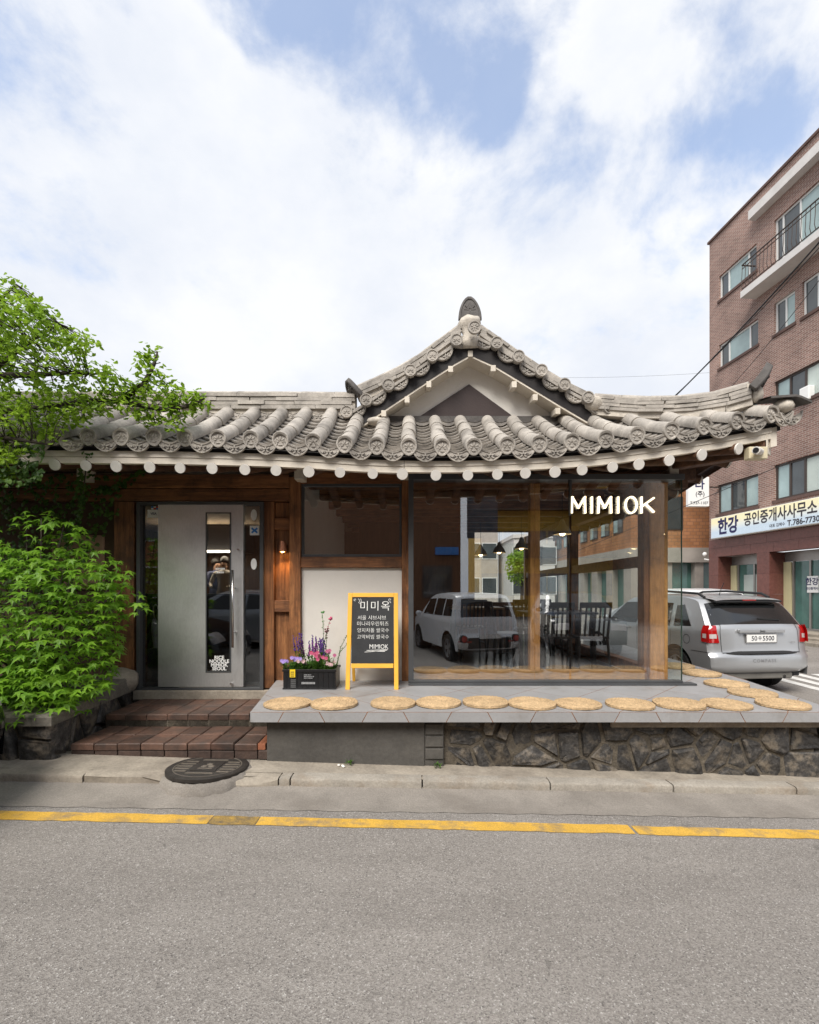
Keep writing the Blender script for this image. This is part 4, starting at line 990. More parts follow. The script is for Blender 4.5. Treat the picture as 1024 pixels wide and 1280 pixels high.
for s_, sz, ox, oy, bo, sp, xs_ in (('미미옥', .112, .02, .855, -.0006, 1.15, 1), ('서울 샤브샤브', .052, -.01, .735, -.0004, 1, 1), ('미나리우린튀즈', .052, 0, .672, -.0004, 1, 1), ('양지차돌 쌀국수', .050, .005, .603, -.0004, 1, 1), ('고막비빔 쌀국수', .050, .005, .535, -.0004, 1, 1), ('MIMIOK', .066, .065, .435, -.0002, 1, .85)):
    part('chalk_writing', text(MB(), s_, sz, bt(ox, oy), bo, space=sp, xs=xs_), M_chalk, board)
for (u0, v0, u1, v1) in ((-.06, .395, .16, .405), (-.08, .378, .15, .397), (.0, .389, .13, .385)):
    part('chalk_line', MB().add([B(u0, v0, .009), B(u1, v1, .009), B(u1, v1 + .005, .009), B(u0, v0 + .005, .009)], [(0, 1, 2, 3)]), M_chalk, board)
for (cx_, cy_, r0, a0, a1) in ((-.165, .915, .022, -60, 70), (-.16, .915, .034, -60, 40), (-.19, .925, .008, 0, 300), (.175, .925, .010, 0, 250), (.185, .905, .007, 90, 300)):
    ch = MB(); n = 8
    for k in range(n + 1):
        a = R(lerp(a0, a1, k / n)); ch.v += [B(cx_ + math.cos(a) * r, cy_ + math.sin(a) * r, .009) for r in (r0, r0 + .004)]
    ch.f += [(2 * k, 2 * k + 1, 2 * k + 3, 2 * k + 2) for k in range(n)]
    part('chalk_line', ch, M_chalk, board)
# ---------------------------------------------------------------- flower crate and plants
cr = thing('plastic_crate', 'shallow black plastic crate full of garden flowers beside the chalkboard', 'crate', (-1.02, 5.02, ZP))
def crate():
    x0, x1, y0, y1, z0, z1 = -1.29, -.755, 4.90, 5.20, ZP + .001, ZP + .205
    for a in ((x0, x1, y0, y0 + .012), (x0, x1, y1 - .012, y1), (x0, x0 + .012, y0 + .0121, y1 - .0121), (x1 - .012, x1, y0 + .0121, y1 - .0121)):
        part('side', MB().box(*a, z0, z1), M_blackpl, cr, bevel=.003)
    part('rim', MB().box(x0 - .008, x1 + .008, y0 - .008, y0 - .0005, z1 - .025, z1).box(x0 - .008, x1 + .008, y1 + .0005, y1 + .008, z1 - .025, z1).box(x0 - .006, x1 + .006, y0 - .006, y0 - .0005, z0, z0 + .015), M_blackpl, cr, bevel=.002)
    for k in range(10): part('rib', MB().box(x0 + .03 + k * .053, x0 + .038 + k * .053, y0 - .006, y0 - .0004, z0 + .02, z1 - .03), M_blackpl, cr)
    part('soil', MB().box(x0 + .013, x1 - .013, y0 + .013, y1 - .013, z0, z1 - .03), mat('soil', (0, 0, 0)), cr)
    part('price_tag', MB().box(-1.22, -1.165, y0 - .010, y0 - .0075, z0 + .125, z0 + .205), M_yel, cr)
    tg = MB(); [tg.box(-1.212, -1.175, y0 - .0118, y0 - .0105, z0 + .135 + k * .02, z0 + .142 + k * .02) for k in range(3)]
    part('price_tag_print', tg, M_ink, cr)
    lb = MB()
    for i in range(4):
        for j in range(5): lb.box(-1.21 + i * .013, -1.20 + i * .013, y0 - .0105, y0 - .0095, z0 + .02 + j * .018, z0 + .032 + j * .018)
    part('label_grid', lb, mat('grey_print', (.12, .12, .12), .6, bump=0), cr)
    cp = MB(); r_ = random.Random(8)
    for j, (zz, n_) in enumerate(((.145, 6), (.128, 8), (.112, 7))):
        for k in range(n_): cp.box(-1.075 + k * .013, -1.075 + k * .013 + r_.uniform(.006, .011), y0 - .0098, y0 - .0088, z0 + zz, z0 + zz + .009)
    for k in range(10): cp.box(-1.10 + k * .014, -1.10 + k * .014 + .011, y0 - .0098, y0 - .0088, z0 + .055, z0 + .077)
    part('crate_print', cp, mat('grey_print2', (.3, .3, .3), .6, bump=0), cr)
crate()
M_stem = leafmat('stem_green', (.05, .12, .03), (.09, .20, .05)); M_lf = leafmat('flower_leaf', (.06, .15, .025), (.16, .30, .05))
def petal(c): return mat('petal_%d_%d_%d' % tuple(int(q * 99) for q in c), c, .6, var=.25, scale=60, bump=0)
def leafquad(mb, p, d, n, l, w):
    d = Vector(d).normalized(); s = d.cross(Vector(n)); s = s.normalized() if s.length > 1e-3 else Vector((1, 0, 0)); p = Vector(p); nn = s.cross(d)
    mb.add([p, p + d * l * .45 + s * w / 2 + nn * w * .15, p + d * l, p + d * l * .45 - s * w / 2 + nn * w * .15], [(0, 1, 2), (0, 2, 3)])
def rv(r): return Vector((r.uniform(-1, 1), r.uniform(-1, 1), r.uniform(-1, 1)))
def plant(kind, x, y, h, col, label, seed, grp='flowers planted in the black crate', leany=(0, 0)):
    r = random.Random(seed); z0 = ZP + .17
    t = thing({'spike': 'sage_plant', 'daisy': 'daisy_plant', 'tall': 'tall_wildflower', 'leafy': 'leafy_plant'}[kind], label, 'flower' if kind != 'leafy' else 'plant', (x, y, z0), grp)
    st_, lf, fl = MB(), MB(), MB()
    ns = {'spike': 4, 'daisy': 5, 'tall': 1, 'leafy': 10}[kind]
    for s in range(ns):
        b = Vector((x + r.uniform(-.03, .03), y + r.uniform(-.03, .03), z0)); hh = h * r.uniform(.75, 1.0) if s else h
        tip = b + Vector((leany[0] + r.uniform(-.05, .05) * (kind != 'tall'), leany[1] + r.uniform(-.04, .04), hh)); mid = b.lerp(tip, .5) + Vector((leany[0] * -.15 + r.uniform(-.012, .012), 0, .01))
        pts = [b, b.lerp(mid, .5) + rv(r) * .004, mid, mid.lerp(tip, .5) + rv(r) * .004, tip]
        st_.tube(pts, [.004, .0035, .003, .0025, .0015], 5)
        for k in range({'spike': 14, 'daisy': 12, 'tall': 26, 'leafy': 12}[kind]):
            q = r.uniform(.02, .55 if kind != 'tall' else .8); i = min(3, int(q * 4)); p = pts[i].lerp(pts[i + 1], q * 4 - i)
            d = rv(r); d.z = r.uniform(.0, .8)
            leafquad(lf, p, d, (0, 0, 1), r.uniform(.035, .075) * (1 if kind != 'tall' else .38), .016 if kind != 'tall' else .012)
        if kind == 'spike':
            for k in range(34):
                q = r.uniform(.52, 1); i = min(3, int(q * 4)); p = pts[i].lerp(pts[i + 1], q * 4 - i); d = rv(r); d.z *= .5
                fl.ball(p + d.normalized() * .009 * (1.5 - q), .0062, 5, 3)
        elif kind == 'daisy':
            for k in range(12):
                a = 2 * math.pi * k / 12; d = Vector((math.cos(a), -.35, math.sin(a))); leafquad(fl, tip, d, (0, -1, .3), .024, .014)
            fl.ball(tip, .009, 6, 4)
        elif kind == 'tall':
            for k in range(9): fl.ball(pts[2].lerp(tip, .5 + k / 18) + rv(r) * .012, .0065, 5, 3)
            for k in range(7): fl.ball(tip + rv(r) * .018, .011, 5, 3)
        
    part('stem', st_, M_stem, t, 'full'); part('foliage', lf, M_lf, t)
    if fl.v: part('blossom', fl, petal(col), t, 'full')
pur, vio, pnk, lil, wht = (.10, .035, .22), (.20, .045, .22), (.55, .10, .20), (.42, .30, .68), (.62, .42, .42)
for i, (x, y, h, c, lab) in enumerate([
    (-1.17, 5.08, .40, pur, 'tallest dark purple sage spikes by the wooden post in the crate'), (-1.10, 5.10, .33, vio, 'magenta sage spikes next to the tallest purple spikes in the crate'), (-1.05, 5.14, .36, pur, 'deep purple sage spikes in the middle back of the crate'),
    (-.99, 5.06, .30, vio, 'reddish violet sage spikes in the crate centre'), (-.95, 5.12, .34, pur, 'dark violet sage spikes before the white wall in the crate'), (-.90, 5.08, .33, pur, 'purple sage spikes beside the tall wispy stems in the crate')]):
    plant('spike', x, y, h, c, lab, 50 + i)
for i, (x, y, h, c, lab) in enumerate([
    (-.97, 5.0, .20, pnk, 'bright pink small flowers in the crate centre'), (-.91, 4.98, .17, pnk, 'rose pink low flowers toward the chalkboard end of the crate'), (-.86, 5.04, .21, (.5, .14, .26), 'dusky pink flowers under the tall wispy stems'),
    (-1.12, 4.98, .12, wht, 'pale pink low flower beside the yellow price tag'), (-1.19, 4.96, .15, lil, 'lilac pompom flowers above the yellow price tag'), (-1.28, 4.98, .11, lil, 'lilac flowers hanging over the crate end by the door'), (-.82, 4.97, .09, wht, 'pale low blooms at the chalkboard end of the crate')]):
    plant('daisy', x, y, h, c, lab, 70 + i)
plant('tall', -.93, 5.10, .55, pnk, 'tall wispy stem with a pink tuft leaning toward the chalkboard', 90, leany=(.11, 0))
plant('tall', -.88, 5.12, .42, (.2, .1, .1), 'thin upright dark beaded stem before the white wall', 91, leany=(.03, 0))
plant('tall', -.92, 5.14, .60, (.1, .25, .08), 'tallest bare green stem in the crate before the white wall', 92, leany=(-.01, 0))
plant('tall', -.80, 5.06, .46, (.07, .16, .04), 'arching green leafy spike leaning toward the yellow board', 93, leany=(.17, 0))
plant('tall', -.79, 5.08, .36, (.07, .16, .04), 'shorter arching green spike leaning toward the yellow board', 94, leany=(.19, 0))
for i, x in enumerate((-1.20, -1.08, -.96, -.84)):
    plant('leafy', x, 5.0, .13, pnk, ['low green foliage above the yellow price tag', 'low green foliage left of the crate print', 'low grassy foliage spilling over the crate front', 'low green foliage at the chalkboard end of the crate'][i], 100 + i)
# ---------------------------------------------------------------- wall lamp (lit), neon lettering, camera, manhole
wl = thing('wall_lamp', 'small copper downlight glowing on the wooden post beside the door', 'lamp', W(354, 690, 5.33))
c = W(354, 690, 5.33)
M_cop = mat('copper', (.32, .13, .07), .4, metal=.7, var=.15, bump=.05)
part('backplate', MB().box(c.x - .03, c.x + .03, 5.375, 5.398, c.z + .01, c.z + .09), M_cop, wl)
part('arm', MB().tube([(c.x, 5.376, c.z + .06), (c.x, 5.31, c.z + .06)], .008, 8), M_cop, wl)
part('lamp_shade', MB().lathe([(.001, .118), (.030, .118), (.036, .10), (.047, .0), (.043, .0), (.032, .10)], 20, Matrix.Translation((c.x, 5.305, c.z + .0))), M_cop, wl, True)
part('bulb', MB().ball((c.x, 5.305, c.z + .012), .022, 10, 6), mat('warm_bulb', (1, .7, .3), emit=(1, .55, .16), es=14, bump=0), wl, 'full')
ld = bpy.data.lights.new('wall_lamp_light', 'SPOT'); lo = bpy.data.objects.new('wall_lamp_light', ld); COL.objects.link(lo); lo.parent = wl; lo.location = (0, -.025, -.012)
ld.energy = 4.0; ld.color = (1, .55, .18); ld.spot_size = R(105); ld.spot_blend = .7; ld.shadow_soft_size = .02
M_neon = mat('lit_letter', (1, .9, .7), .5, emit=(1, .86, .60), es=1.0, bump=0, var=0)
sg = thing('lit_sign', 'glowing warm white MIMIOK letters on the shop glass', 'sign', (2.18, YG - .03, 2.37))
def lit_letters():
    zc = EYE + (HY - 631.5) / F * YG; hgt = .172; r = .0085; y = YG - .0135
    def seg(mb, a, b):
        d = Vector((b[0] - a[0], 0, b[1] - a[1])); l = d.length; d /= l; s = Vector((-d.z, 0, d.x))
        mb.obox(Vector(((a[0] + b[0]) / 2, y, (a[1] + b[1]) / 2)), d * (l / 2 + r * .4), Vector((0, .012, 0)), s * r)
    X = lambda px: (px - CX) / F * (YG - .03)
    def letter(ch, px0, px1):
        mb = MB(); a, b = X(px0) + r, X(px1) - r; z0, z1 = zc - hgt / 2, zc + hgt / 2; m = (a + b) / 2
        if ch == 'M': seg(mb, (a, z0), (a + .004, z1)); seg(mb, (b, z0), (b - .004, z1)); seg(mb, (a + .004, z1), (m, z0 + .055)); seg(mb, (m, z0 + .055), (b - .004, z1))
        elif ch == 'I': seg(mb, (m, z0), (m, z1))
        elif ch == 'O':
            n = 22; rx, rz = (b - a) / 2, hgt / 2
            base = len(mb.v)
            for k in range(n):
                t = 2 * math.pi * k / n
                for (ri, yy) in ((1, -.012), (1, .012), (0, .012), (0, -.012)):
                    ax, az = (rx + r * (1 if ri else -1)), (rz + r * (1 if ri else -1)); mb.v.append(Vector((m + ax * math.cos(t), y + yy, zc + az * math.sin(t))))
            for k in range(n):
                for q in range(4): mb.f.append((k * 4 + q, k * 4 + (q + 1) % 4, ((k + 1) % n) * 4 + (q + 1) % 4, ((k + 1) % n) * 4 + q))
        elif ch == 'K': seg(mb, (a, z0), (a, z1)); seg(mb, (a, zc - .02), (b, z1 - .01)); seg(mb, (a + (b - a) * .32, zc + .012), (b, z0 + .01))
        part('letter', mb, M_neon, sg)
    for ch_, p0, p1 in (('M', 714.5, 733.5), ('I', 737.5, 744), ('M', 748, 766), ('I', 770.5, 777), ('O', 782, 798), ('K', 802, 819.5)): letter(ch_, p0, p1)
    part('mounting_rail', MB().box(X(716), X(818), YG - .003, YG - .0008, zc - .004, zc + .004), M_steelfr, sg)
lit_letters()
cc = W(949, 566, 4.5)
cv = thing('security_camera', 'cream dome-less security camera on a box under the upturned roof corner', 'camera', cc)
M_ivory = mat('ivory_plastic', (.62, .55, .38), .5, var=.08, bump=.05)
part('junction_box', MB().box(cc.x - .09, cc.x + .085, 4.50, 4.58, cc.z - .055, cc.z + .06), M_ivory, cv, bevel=.008)
part('camera_body', MB().tube([(cc.x - .115, 4.38, cc.z - .01), (cc.x + .01, 4.505, cc.z + .012)], .034, 16), M_white, cv, True)
part('lens', MB().tube([(cc.x - .119, 4.376, cc.z - .0107), (cc.x - .115, 4.381, cc.z - .01)], .024, 16), M_blackpl, cv, True)
mh = thing('manhole_cover', 'round cast iron manhole cover tilted on the broken pavement before the steps', 'manhole cover', (-1.61, 3.83, .095))
def manhole():
    T = Matrix.Translation((-1.635, 3.895, .116)) @ Matrix.Rotation(R(-3), 4, 'X') @ Matrix.Diagonal((.97, .97, .5, 1)) @ Matrix.Rotation(R(2), 4, 'Y'); n = 48
    def lat(prof, m, name):
        mb = MB(); mb.lathe(prof, n, T); part(name, mb, m, mh, True)
    col_ = MB().lathe([(.30, -.004), (.326, -.006), (.345, -.03), (.365, -.075), (.375, -.2)], n, Matrix.Translation((-1.635, 3.90, .100)))
    for i_, v_ in enumerate(col_.v): v_ += Vector((math.sin(i_ * 1.7) * .012, math.sin(i_ * 2.3) * .012, math.sin(i_ * 3.1) * .004))
    part('concrete_collar', col_, M_gutter, mh, 'full')
    lat([(.0005, -.004), (.27, -.004), (.272, .004), (.315, .004), (.325, -.006), (.322, -.055), (.29, -.06)], M_iron, 'plate')
    def slab(poly, z0, z1, m, name): part(name, MB().prism(poly, lambda u, v, d: T @ Vector((u, v, d)), z0, z1), m, mh)
    slab([(-.10, -.115), (.10, -.115), (.10, .125), (-.10, .125)], -.004, .004, M_iron, 'badge_plate')
    part('ring', MB().lathe([(.262, -.003), (.262, .006), (.270, .006), (.270, .003)], n, T), M_ironhi, mh)
    for k in range(5):
        yy = -.13 + k * .062
        xe = math.sqrt(.255 ** 2 - yy ** 2)
        for s in (-1, 1): slab(sorted([(s * .125, yy - .011), (s * xe, yy - .011), (s * xe, yy + .011), (s * .125, yy + .011)], key=lambda p: math.atan2(p[1] - yy, p[0] - s * (xe + .125) / 2)), -.003, .006, M_ironhi, 'raised_bar')
    slab([(-.11, .16), (.11, .16), (.10, .185), (-.10, .185)], -.003, .005, M_ironhi, 'raised_bar'); slab([(-.10, -.16), (.10, -.16), (.11, -.185), (-.11, -.185)][::-1], -.003, .005, M_ironhi, 'raised_bar')
    em = MB()
    for k in range(3):
        a = R(90 + 120 * k); em.ball(T @ Vector((.034 * math.cos(a), .034 * math.sin(a) + .01, .006)), (.026, .026, .004), 10, 4)
    em.prism([(-.06, -.07), (.06, -.07), (.05, -.05), (-.05, -.05)], lambda u, v, d: T @ Vector((u, v, d)), .004, .008)
    part('emblem', em, M_ironhi, mh)
manhole()
# little weeds and pebbles at the foot of the base
for i, (px, py, lb) in enumerate(((436, 957, 'small green weed at the foot of the dark rendered block'), (547, 954, 'small green weed where the render meets the rubble stones'))):
    d = 4.07; x = (px - CX) / F * d; mb = MB(); r = random.Random(i)
    for k in range(26): leafquad(mb, (x + r.uniform(-.025, .025), d - .0 + r.uniform(-.02, .01), zs(x) + r.uniform(0, .03)), (r.uniform(-1, 1), r.uniform(-1, .3), r.uniform(.2, 1)), (0, 0, 1), .03, .014)
    solo('weed', mb, M_lf, lb, 'weed')
for i, (px, dx_) in enumerate(((424, .0), (429, .01), (430.5, .03))):
    x = (px - CX) / F * 4.05; b = MB().ball((x, 4.03 - dx_, zs(x) + .008), (.014, .011, .010), 8, 5)
    solo('pebble', b, M_white, 'tiny white pebble by the weed under the terrace', 'pebble', 'white pebbles by the weed', smooth='full')

# ---------------------------------------------------------------- inside the shop
M_dkwood = mat('dark_furniture', (.018, .014, .012), .35, var=.3, bump=.05); M_top = mat('table_top', (.10, .105, .115), .3, var=.1, bump=.03); M_ltop = mat('light_table_top', (.40, .26, .13), .4, var=.15, bump=.05)
ZI = .497
def chair(x, y, rot, label):
    t = thing('dining_chair', label, 'chair', (x, y, ZI), 'dining chairs inside the shop', R(rot), local=True)
    part('seat', MB().prism([(-.20, -.19), (.20, -.19), (.21, .19), (-.21, .19)], lambda u, v, d: (u, v, d), .43, .462), M_dkwood, t, bevel=.008)
    for sx in (-1, 1):
        part('leg', MB().tube([(sx * .175, .17, .43), (sx * .195, .19, .0)], [.018, .014], 8), M_dkwood, t); part('leg', MB().tube([(sx * .18, -.17, .43), (sx * .205, -.21, .0)], [.018, .014], 8), M_dkwood, t)
        part('back_post', MB().tube([(sx * .18, -.17, .44), (sx * .195, -.24, .88)], [.018, .014], 8), M_dkwood, t)
    part('back_rail', MB().obox((0, -.245, .86), (.205, 0, 0), (0, .011, 0), (0, 0, .035)), M_dkwood, t, bevel=.006)
    for k in range(5): part('slat', MB().bar((-.12 + k * .06, -.18, .45), (-.12 + k * .06, -.243, .83), .022, .010, (0, 1, 0)), M_dkwood, t)
    for sx in (-1, 1): part('stretcher', MB().tube([(sx * .188, .18, .2), (sx * .195, -.19, .2)], .009, 6), M_dkwood, t)
def table(x, y, w, d, m, label, rot=0):
    t = thing('dining_table', label, 'table', (x, y, ZI), 'dining tables inside the shop', R(rot), local=True)
    part('table_top', MB().box(-w / 2, w / 2, -d / 2, d / 2, .72, .75), m, t, bevel=.006)
    for sx in (-1, 1):
        for sy in (-1, 1): part('leg', MB().box(sx * (w / 2 - .06) - .025, sx * (w / 2 - .06) + .025, sy * (d / 2 - .06) - .025, sy * (d / 2 - .06) + .025, 0, .72), M_dkwood, t)
table(2.05, 6.75, .95, .7, M_top, 'grey topped dining table by the side window'); table(1.15, 8.4, .9, .7, M_ltop, 'light wooden dining table at the back of the room'); table(2.15, 8.6, .8, .7, M_top, 'grey dining table behind the inner wooden post')
for a in ((1.85, 6.22, 0, 'dark slat back chair with its back to the street at the grey table'), (2.3, 6.20, 4, 'dark slat back chair nearest the corner post at the grey table'), (1.32, 6.65, -85, 'dark slat back chair at the end of the grey table behind the slim post'),
          (1.85, 7.4, 180, 'dark chair on the far side of the grey window table'), (1.0, 7.8, 5, 'dark chair at the back light wooden table'), (2.1, 8.05, 0, 'dark chair at the rear grey table')): chair(*a)
M_lampg = mat('grey_lamp', (.30, .28, .25), .5, var=.1, bump=.05)
def pendant(px, py, Y, label):
    c = W(px, py, Y); t = thing('pendant_lamp', label, 'lamp', (c.x, c.y, c.z), 'pendant lamps hanging inside the shop')
    part('lamp_shade', MB().lathe([(.02, .20), (.035, .17), (.045, .13), (.09, .08), (.125, .0), (.118, .0), (.085, .075), (.04, .125)], 20, Matrix.Translation(c)), M_lampg, t, True)
    part('cord', MB().tube([c + Vector((0, 0, .19)), Vector((c.x, c.y, 2.93))], .004, 6), M_blackpl, t)
    part('bulb', MB().ball(c + Vector((0, 0, .025)), .045, 10, 6), mat('pendant_bulb', (1, .8, .5), emit=(1, .72, .36), es=7, bump=0), t, 'full')
pendant(703, 668, 6.4, 'large grey pendant lamp over the window table'); pendant(652, 686, 8.3, 'grey pendant lamp beside the slim orange post'); pendant(624, 691, 9.6 - .6, 'grey pendant lamp over the rear wooden table'); pendant(601, 694, 9.0, 'small grey pendant lamp before the panelled wall')
# kitchen counter, staff, umbrella stand seen through the door glass
ct = thing('service_counter', 'dark service counter seen through the door glass', 'counter', (-3.9, 9.2, ZI))
part('counter_top', MB().box(-5.0, -2.6, 9.0, 9.6, 1.43, 1.47), M_top, ct); part('counter_body', MB().box(-4.95, -2.65, 9.05, 9.55, ZI, 1.43), M_dkwood, ct)
hd = thing('extractor_hood', 'dark kitchen hood with a bright strip above the counter', 'hood', (-4.1, 10.3, 2.0))
part('hood_box', MB().box(-4.9, -3.5, 10.1, 10.8, 2.35, 2.9), M_blackpl, hd, bevel=.01); part('strip_lamp', MB().box(-4.9, -3.5, 9.9, 10.098, 2.33, 2.36), mat('strip_light', (1, .9, .75), emit=(1, .86, .66), es=9, bump=0), hd)
us = thing('umbrella_stand', 'dark grey umbrella bin behind the glass left of the door', 'umbrella stand', (-2.92, 5.75, ZI))
part('bin', MB().box(-3.07, -2.80, 5.62, 5.86, ZI, ZI + .36), mat('grey_bin', (.05, .055, .06), .5, var=.1, bump=.05), us, bevel=.01)
def umbrella(x, y, lab, m, tilt):
    t = thing('folded_umbrella', lab, 'umbrella', (x, y, ZI + .1), 'umbrellas in the grey bin')
    M_ = Matrix.Translation((x, y, ZI + .1)) @ Matrix.Rotation(tilt, 4, 'Y')
    part('canopy', MB().lathe([(.002, 0), (.02, .05), (.045, .25), (.05, .45), (.035, .56), (.012, .62)], 12, M_), m, t, True)
    pts = [M_ @ Vector(p) for p in ((0, 0, .6), (0, 0, .72), (.01, 0, .76), (.035, 0, .775), (.055, 0, .755), (.06, 0, .72))]
    part('handle', MB().tube(pts, .008, 8), M_white, t, 'full')
umbrella(-2.86, 5.72, 'white folded umbrella with a hooked handle in the grey bin', M_white, .05); umbrella(-2.99, 5.76, 'clear grey folded umbrella leaning in the grey bin', mat('grey_film', (.35, .36, .37), .3, bump=0), -.12)
def person(loc, rot, top, hair, label, arms):
    t = thing('person', label, 'person', loc, rot=rot, local=True)
    J = {'pel': (0, 0, .95), 'wa': (0, 0, 1.10), 'ch': (0, 0, 1.32), 'nk': (0, 0, 1.47), 'hd': (0, .01, 1.56), 'ht': (0, .015, 1.66)}
    E_ = [('pel', 'wa'), ('wa', 'ch'), ('ch', 'nk'), ('nk', 'hd'), ('hd', 'ht')]; Rd = {'pel': (.16, .12), 'wa': (.14, .10), 'ch': (.165, .115), 'nk': (.052, .055), 'hd': (.078, .092), 'ht': (.066, .078)}
    for s, n in ((-1, 'l'), (1, 'r')):
        el, wr = arms
        J.update({'s' + n: (s * .19, 0, 1.40), 'e' + n: (s * el[0], el[1], el[2]), 'w' + n: (s * wr[0], wr[1], wr[2]), 'h' + n: (s * wr[0] * .9, wr[1] + .09, wr[2]), 'p' + n: (s * .09, 0, .90), 'k' + n: (s * .10, .02, .48), 'a' + n: (s * .10, -.02, .07), 't' + n: (s * .11, .13, .03)})
        E_ += [('ch', 's' + n), ('s' + n, 'e' + n), ('e' + n, 'w' + n), ('w' + n, 'h' + n), ('pel', 'p' + n), ('p' + n, 'k' + n), ('k' + n, 'a' + n), ('a' + n, 't' + n)]
        Rd.update({'s' + n: (.062, .062), 'e' + n: (.042, .042), 'w' + n: (.03, .03), 'h' + n: (.036, .018), 'p' + n: (.088, .088), 'k' + n: (.058, .058), 'a' + n: (.04, .04), 't' + n: (.04, .03)})
    ks = list(J); me = bpy.data.meshes.new('body'); me.from_pydata([J[k] for k in ks], [(ks.index(a), ks.index(b)) for a, b in E_], [])
    def region(name, col, sel): return None
    o = bpy.data.objects.new('body', me); link(o, t)
    sk = o.modifiers.new('skin', 'SKIN')
    for i, k in enumerate(ks):
        v = me.skin_vertices[0].data[i]; v.radius = Rd[k]; v.use_root = (k == 'pel')
    o.modifiers.new('sub', 'SUBSURF').render_levels = 2
    m = bpy.data.materials.new('skin_and_clothes'); m.use_nodes = True; nt = m.node_tree; N = nt.nodes.new; L = nt.links.new
    tc = N('ShaderNodeTexCoord'); sp = N('ShaderNodeSeparateXYZ'); L(tc.outputs['Object'], sp.inputs[0]); rp = N('ShaderNodeValToRGB'); mr = N('ShaderNodeMath'); mr.operation = 'DIVIDE'; mr.inputs[1].default_value = 1.8; L(sp.outputs[2], mr.inputs[0]); L(mr.outputs[0], rp.inputs[0])
    e = rp.color_ramp.elements; rp.color_ramp.interpolation = 'CONSTANT'; e[0].position = 0; e[0].color = (.02, .02, .025, 1); e[1].position = .53; e[1].color = (*top, 1)
    q = e.new(.815); q.color = (.48, .28, .19, 1); L(rp.outputs[0], nt.nodes['Principled BSDF'].inputs[0]); o.data.materials.append(m)
    part('hair', MB().lathe([(.002, .125), (.06, .11), (.092, .06), (.098, .0), (.088, -.05), (.08, -.04)], 16, Matrix.Translation((0, -.018, 1.63)) @ Matrix.Rotation(R(22), 4, 'X')), mat('dark_hair', (.012, .009, .008), .5, bump=0), t, 'full')
    fc = MB(); fc.ball((-.032, .098, 1.605), (.011, .006, .006), 6, 4).ball((.032, .098, 1.605), (.011, .006, .006), 6, 4); fc.obox((0, .098, 1.545), (.02, 0, 0), (0, .006, 0), (0, 0, .004))
    part('eyes_and_mouth', fc, mat('dark_hair', (0, 0, 0)), t); part('nose', MB().ball((0, .112, 1.575), (.012, .016, .02), 8, 5), mat('skin', (.48, .28, .19), .5, bump=0), t, 'full')
person((-3.86, 10.0, ZI), R(180), (.52, .47, .40), None, 'person in a pale shirt standing behind the counter facing the door', ((.27, .03, 1.16), (.18, .24, 1.10)))
person((-4.12, 10.25, ZI), R(235), (.05, .06, .13), None, 'person in a navy top turned sideways behind the counter', ((.26, .06, 1.16), (.16, .26, 1.08)))
# ---------------------------------------------------------------- cars
M_tyre = mat('tyre', (.014, .014, .014), .85, var=.2, bump=.3); M_rim = mat('alloy', (.45, .45, .46), .35, metal=.9, var=.05, bump=0)
M_cglass = mat('car_glass', (.012, .013, .014), .06, var=.1, bump=0, spec=.8); M_trim = mat('car_trim', (.018, .018, .019), .55, var=.1, bump=.05)
M_rlamp = mat('red_lamp', (.42, .008, .008), .12, var=.1, scale=30, bump=0, coat=1); M_clamp = mat('clear_lamp', (.55, .50, .48), .15, var=.1, bump=0, coat=1)
def paint(name, c, metal=.55, rough=.32): return mat(name, c, rough, metal=metal, var=.03, scale=2, bump=0, coat=.5)
def chaikin(p, n):
    for _ in range(n):
        q = [p[0]]
        for a, b in zip(p, p[1:]): q += [(lerp(a[0], b[0], .25), lerp(a[1], b[1], .25)), (lerp(a[0], b[0], .75), lerp(a[1], b[1], .75))]
        p = q + [p[-1]]
    return p
